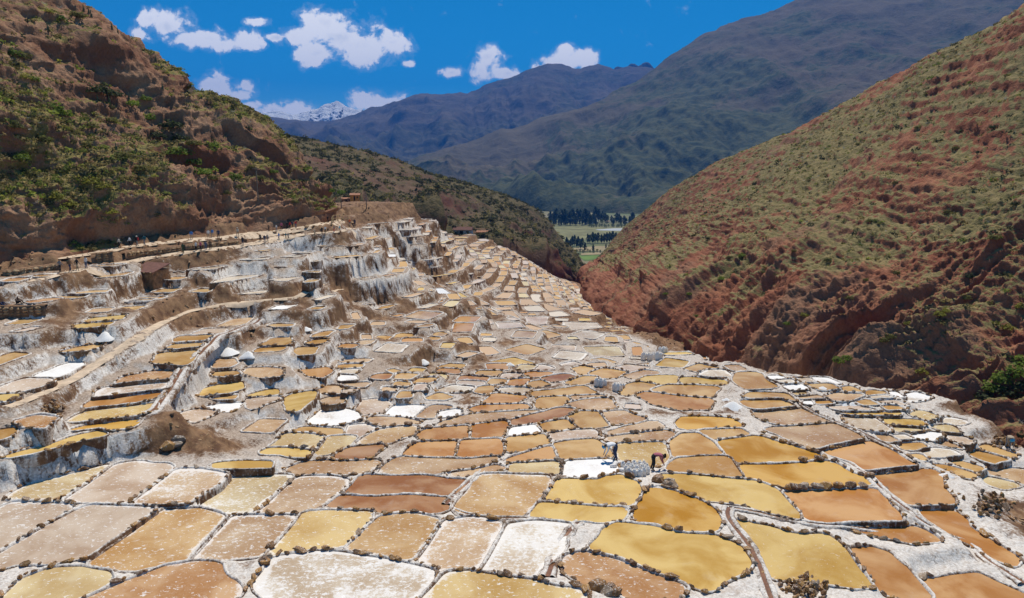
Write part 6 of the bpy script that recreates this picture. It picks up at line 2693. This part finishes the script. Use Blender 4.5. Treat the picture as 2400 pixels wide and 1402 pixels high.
def hand(J, E, side, wrist, d, flexd):
    """palm, four unequal bent fingers and a thumb at the wrist joint"""
    d = Vector(d).normalized(); flexd = Vector(flexd).normalized()
    w = Vector(J[wrist][:3])
    sp = d.cross(flexd).normalized()
    palm = w + d * .07
    J['palm' + side] = (*palm, .028)
    E.append((wrist, 'palm' + side))
    for i, (o, ln) in enumerate(((-.030, .062), (-.010, .074), (.010, .068), (.029, .052))):
        k = palm + sp * o + d * .035
        a = 'finger%d_a%s' % (i, side); b_ = 'finger%d_b%s' % (i, side)
        J[a] = (*k, .0095)
        J[b_] = (*(k + d * ln * .7 + flexd * ln * .6), .008)
        E.append(('palm' + side, a)); E.append((a, b_))
    tk = w + d * .03 - sp * .035 + flexd * .01
    J['thumb_a' + side] = (*tk, .012)
    J['thumb_b' + side] = (*(tk - sp * .02 + d * .045 + flexd * .02), .010)
    E.append((wrist, 'thumb_a' + side)); E.append(('thumb_a' + side, 'thumb_b' + side))


def body(pose):
    J, E = {}, []
    if pose in ('stand', 'walk'):
        sw = .20 if pose == 'walk' else .03
        J.update(pelvis=(0, 0, .95, (.16, .12)), belly=(0, .005, 1.08, (.145, .11)), chest=(0, 0, 1.28, (.17, .115)), neck=(0, .01, 1.47, .055), head=(0, .03, 1.58, .088), crown=(0, .025, 1.67, .075), face=(0, .085, 1.565, .045))
        for s, x in (('L', -1), ('R', 1)):
            q = sw * x
            J['shoulder' + s] = (x * .18, 0, 1.40, .07)
            J['elbow' + s] = (x * .25, -.03 - q * .5, 1.13, .045)
            J['wrist' + s] = (x * .25, .07 - q, .92, .030)
            J['hip' + s] = (x * .095, 0, .88, .095)
            J['knee' + s] = (x * .10, .04 + q * .6, .50, .065)
            J['ankle' + s] = (x * .10, q - .02, .09, .045)
            J['toe' + s] = (x * .11, q + .13, .035, .035)
        hd = ((0, .25, -1), (0, 1, 0))
    elif pose == 'bend':
        J.update(pelvis=(0, -.06, .92, (.17, .13)), belly=(0, .10, 1.00, (.15, .12)), chest=(0, .33, .99, (.175, .12)), neck=(0, .51, .93, .058), head=(0, .60, .87, .088), crown=(0, .67, .83, .076), face=(0, .60, .80, .045))
        for s, x in (('L', -1), ('R', 1)):
            J['shoulder' + s] = (x * .18, .42, .94, .07)
            J['elbow' + s] = (x * .21, .47, .66, .045)
            J['wrist' + s] = (x * .14, .57, .44, .031)
            J['hip' + s] = (x * .10, -.05, .86, .10)
            J['knee' + s] = (x * .12, .02, .48, .068)
            J['ankle' + s] = (x * .13, -.08, .09, .046)
            J['toe' + s] = (x * .14, .07, .035, .037)
        hd = ((-.0, .25, -1), (0, 1, .2))
    else:   # sit
        J.update(pelvis=(0, 0, .13, (.17, .13)), belly=(0, .02, .28, (.15, .12)), chest=(0, .08, .48, (.17, .115)), neck=(0, .12, .66, .055), head=(0, .15, .77, .088), crown=(0, .15, .86, .075), face=(0, .21, .755, .045))
        for s, x in (('L', -1), ('R', 1)):
            J['shoulder' + s] = (x * .18, .10, .59, .07)
            J['elbow' + s] = (x * .25, .28, .38, .045)
            J['wrist' + s] = (x * .10, .46, .44, .030)
            J['hip' + s] = (x * .10, .04, .13, .095)
            J['knee' + s] = (x * .14, .42, .42, .065)
            J['ankle' + s] = (x * .13, .70, .09, .045)
            J['toe' + s] = (x * .14, .84, .035, .035)
        hd = ((0, 1, -.1), (0, .2, -1))
    E += [('pelvis', 'belly'), ('belly', 'chest'), ('chest', 'neck'), ('neck', 'head'), ('head', 'crown'), ('head', 'face')]
    for s in 'LR':
        E += [('chest', 'shoulder' + s), ('shoulder' + s, 'elbow' + s), ('elbow' + s, 'wrist' + s), ('pelvis', 'hip' + s), ('hip' + s, 'knee' + s), ('knee' + s, 'ankle' + s), ('ankle' + s, 'toe' + s)]
        hand(J, E, s, 'wrist' + s, *hd)
    return skin_body(J, E, 'person'), J


BODY = {k: body(k) for k in ('stand', 'walk', 'bend', 'sit')}
CLOTH = {}


def cloth(c):
    if c not in CLOTH:
        CLOTH[c] = simple('cloth_%d' % len(CLOTH), c, .85, 30, .12)
    return CLOTH[c]


C_ = dict(black=(.018, .018, .022), white=(.72, .72, .72), blue=(.06, .20, .52), navy=(.03, .045, .10), teal=(.03, .13, .17), red=(.55, .045, .04), pink=(.55, .14, .20), green=(.05, .09, .05), tan=(.42, .32, .22),
          grey=(.22, .22, .23), jeans=(.09, .13, .22), brown=(.17, .11, .07), orange=(.75, .16, .04), cyan=(.05, .42, .50), cream=(.58, .52, .43), khaki=(.30, .25, .16), rose=(.36, .11, .14), sky=(.05, .33, .60))
M_SKIN = simple('skin', (.33, .19, .125), .6, 20, .1)
M_HAIR = simple('hair', (.022, .016, .012), .7, 30, .2)
hv_, hf_ = lathe([(.165, 0), (.17, .012), (.10, .02), (.095, .08), (.06, .105)], 14)
HAT = mesh_from('hat', hv_, hf_, None)
pk_bm = bmesh.new()
bmesh.ops.create_cube(pk_bm, size=1)
for v in pk_bm.verts:
    v.co = Vector((v.co.x * .28, v.co.y * .16, v.co.z * .42))
bmesh.ops.bevel(pk_bm, geom=list(pk_bm.edges), offset=.05, segments=2, affect='EDGES')
PACK = bpy.data.meshes.new('backpack')
pk_bm.to_mesh(PACK); pk_bm.free()
for me_ in (HAT, PACK):
    if not me_.materials:
        me_.materials.append(None)


def person(px, py, hpx, pose, face, shirt, trousers, label, hat=None, pack=None, group=None, full=1.70):
    p = in_brine(on_ground(px, py))
    dep = float(project(p)[2])
    sc = hpx * dep / FPX / full
    me, J = BODY[pose]
    o = bpy.data.objects.new('person', me)
    o.location = (p[0], p[1], p[2] + .0)
    o.rotation_euler = (0, 0, math.radians(face))
    o.scale = (sc, sc, sc)
    link(o)
    for i, mt in enumerate((M_SKIN, cloth(C_[shirt]), cloth(C_[trousers]), cloth((.04, .03, .025)), M_HAIR)):
        o.material_slots[i].link = 'OBJECT'
        o.material_slots[i].material = mt
    tag(o, label, 'person', group)
    if hat:
        h = obj('hat', HAT, o)
        h.material_slots[0].link = 'OBJECT'; h.material_slots[0].material = cloth(C_[hat])
        hd = Vector(J['head'][:3]); cr = Vector(J['crown'][:3]); up = (cr - hd).normalized()
        h.location = hd + up * .055
        h.rotation_euler = up.to_track_quat('Z', 'Y').to_euler()
    if pack:
        h = obj('backpack', PACK, o)
        h.material_slots[0].link = 'OBJECT'; h.material_slots[0].material = cloth(C_[pack])
        h.location = (0, -.19, 1.25)
    return o


def G_(x, y):
    return x / 3, 400 + y / 3


# workers in the pans
person(1441, 1079, 46, 'bend', 100, 'white', 'navy', 'bent worker in pale striped top and bright blue hat behind the sacks', hat='sky', full=1.08)
person(1531, 1102, 43, 'bend', -82, 'rose', 'black', 'bent worker in a rose-pink shirt and dark cap right of the sacks', hat='black', full=1.08)
person(2362, 1050, 34, 'bend', 160, 'tan', 'grey', 'stooping worker in tan top and blue cap on the rocks, right edge', hat='sky', full=1.08)
UP_ = 'on the upper path'
LOW_ = 'on the lower path'
PPL = [
    (425, 716, 31, 'walk', -100, 'grey', 'black', 'person in grey top, black trousers and dark hat, leftmost on the lower path', 'black', None),
    (495, 716, 33, 'walk', -95, 'brown', 'navy', 'person in brown top with a dark green pack, second on the lower path', None, 'green'),
    (545, 706, 31, 'walk', -90, 'black', 'khaki', 'person in black jacket and khaki trousers, third on the lower path', None, None),
    (608, 691, 30, 'stand', 160, 'white', 'jeans', 'person in white top, jeans and black hat facing the pans', 'black', None),
    (840, 546, 25, 'walk', -80, 'cream', 'black', 'person in cream top and black trousers walking left end of upper path', None, None),
    (915, 534, 24, 'walk', 100, 'white', 'black', 'person in bluish white shirt and dark shorts on the upper path', None, None),
    (968, 538, 26, 'walk', 90, 'black', 'grey', 'person in black top, red bag and pale hat on the upper path', 'cream', 'red'),
    (1018, 529, 26, 'walk', 80, 'teal', 'grey', 'person in teal jacket and grey trousers, right of the pale hat', None, 'teal'),
    (1348, 491, 24, 'walk', 20, 'blue', 'tan', 'person in bright blue top and bare legs below the red bluff', None, None),
    (1467, 479, 22, 'stand', 180, 'white', 'tan', 'person in white shirt and tan trousers, left of three on upper path', None, None),
    (1495, 474, 22, 'walk', 180, 'blue', 'tan', 'person with a bright blue backpack, middle of three on upper path', None, 'blue'),
    (1538, 483, 24, 'stand', 190, 'navy', 'black', 'person all in dark navy, right of three on upper path', None, None),
    (1672, 466, 22, 'walk', 0, 'cream', 'tan', 'lone person in cream and tan by the ochre bluff', 'cream', None),
    (1290, 586, 26, 'stand', 60, 'green', 'green', 'person in dark green standing at the left of the lower path group', None, None),
    (1380, 571, 25, 'stand', 150, 'white', 'black', 'person in white top and dark vest, lower path group', None, None),
    (1413, 569, 25, 'stand', 150, 'pink', 'black', 'person in pink top and black trousers, lower path group', None, None),
    (1448, 566, 24, 'stand', 200, 'jeans', 'jeans', 'person all in denim blue, lower path group', None, None),
    (1480, 559, 24, 'stand', 200, 'brown', 'black', 'person in brown top, rightmost of the lower path group', None, None),
    (1708, 529, 22, 'stand', 170, 'black', 'navy', 'person in dark clothes beside the low stone basin', None, None),
    (1832, 504, 20, 'stand', 180, 'black', 'black', 'person in black, left of the trio before the steps', None, None),
    (1863, 513, 21, 'stand', 180, 'navy', 'grey', 'person in navy and grey, middle of the trio before the steps', None, None),
    (1882, 503, 19, 'stand', 180, 'grey', 'black', 'person in grey top, right of the trio before the steps', None, None),
    (1962, 489, 18, 'walk', 90, 'blue', 'jeans', 'person in faded blue walking near the steps', None, None),
    (2010, 486, 17, 'walk', -90, 'teal', 'khaki', 'person in teal at the foot of the stone steps', None, None),
    (2028, 486, 17, 'walk', -90, 'grey', 'black', 'person in grey just right of the teal one at the steps', None, None),
    (1890, 426, 16, 'stand', 180, 'brown', 'black', 'person in brown against the bluff, upper path far part', None, None),
    (1945, 429, 17, 'walk', 90, 'white', 'grey', 'person in white and grey, upper path far part', None, None),
    (1980, 421, 20, 'stand', 180, 'pink', 'black', 'person in a bright pink jacket, upper path far part', None, None),
    (2020, 413, 18, 'stand', 180, 'black', 'black', 'person in black between the pink and the red jackets', None, None),
    (2040, 411, 18, 'stand', 180, 'red', 'black', 'person in red jacket, left of the two red ones', None, None),
    (2057, 406, 17, 'stand', 180, 'navy', 'black', 'person in navy between the two red jackets', None, None),
    (2080, 402, 17, 'stand', 180, 'red', 'jeans', 'person in red, rightmost of the far upper path group', None, None),
    (2215, 471, 18, 'walk', -90, 'tan', 'khaki', 'person in tan on the lower path beyond the boulders', None, None),
    (2265, 446, 17, 'stand', 180, 'black', 'black', 'person in black, left of the last pair on lower path', None, None),
    (2288, 441, 17, 'stand', 180, 'white', 'black', 'person in white and black, right of the last pair', None, None),
    (2350, 436, 17, 'walk', 90, 'grey', 'red', 'person in a red skirt at the far end of the lower path', None, None),
    (2390, 431, 16, 'walk', 90, 'cyan', 'tan', 'person in turquoise at the far end of the lower path', None, None),
    (2305, 367, 17, 'walk', 160, 'black', 'black', 'person in black beside the wooden railing', None, None),
    (2460, 392, 18, 'stand', 180, 'orange', 'grey', 'person in a bright orange jacket beyond the railing', None, None),
    (2495, 396, 19, 'stand', 180, 'navy', 'navy', 'person in dark blue right of the orange jacket', None, None),
]
for (x, y, h, pose, fc, sh, tr, lab, hat, pack) in PPL:
    a, b_ = G_(x, y)
    person(a, b_, h, pose, fc, sh, tr, lab, hat, pack, 'visitors on the paths')
person(40, 713, 21, 'sit', -95, 'brown', 'black', 'seated person in a brown jacket looking over the pans, far left', full=.94)
person(5, 722, 21, 'sit', -95, 'navy', 'jeans', 'person in jeans sitting half out of view at the left edge', full=.94)
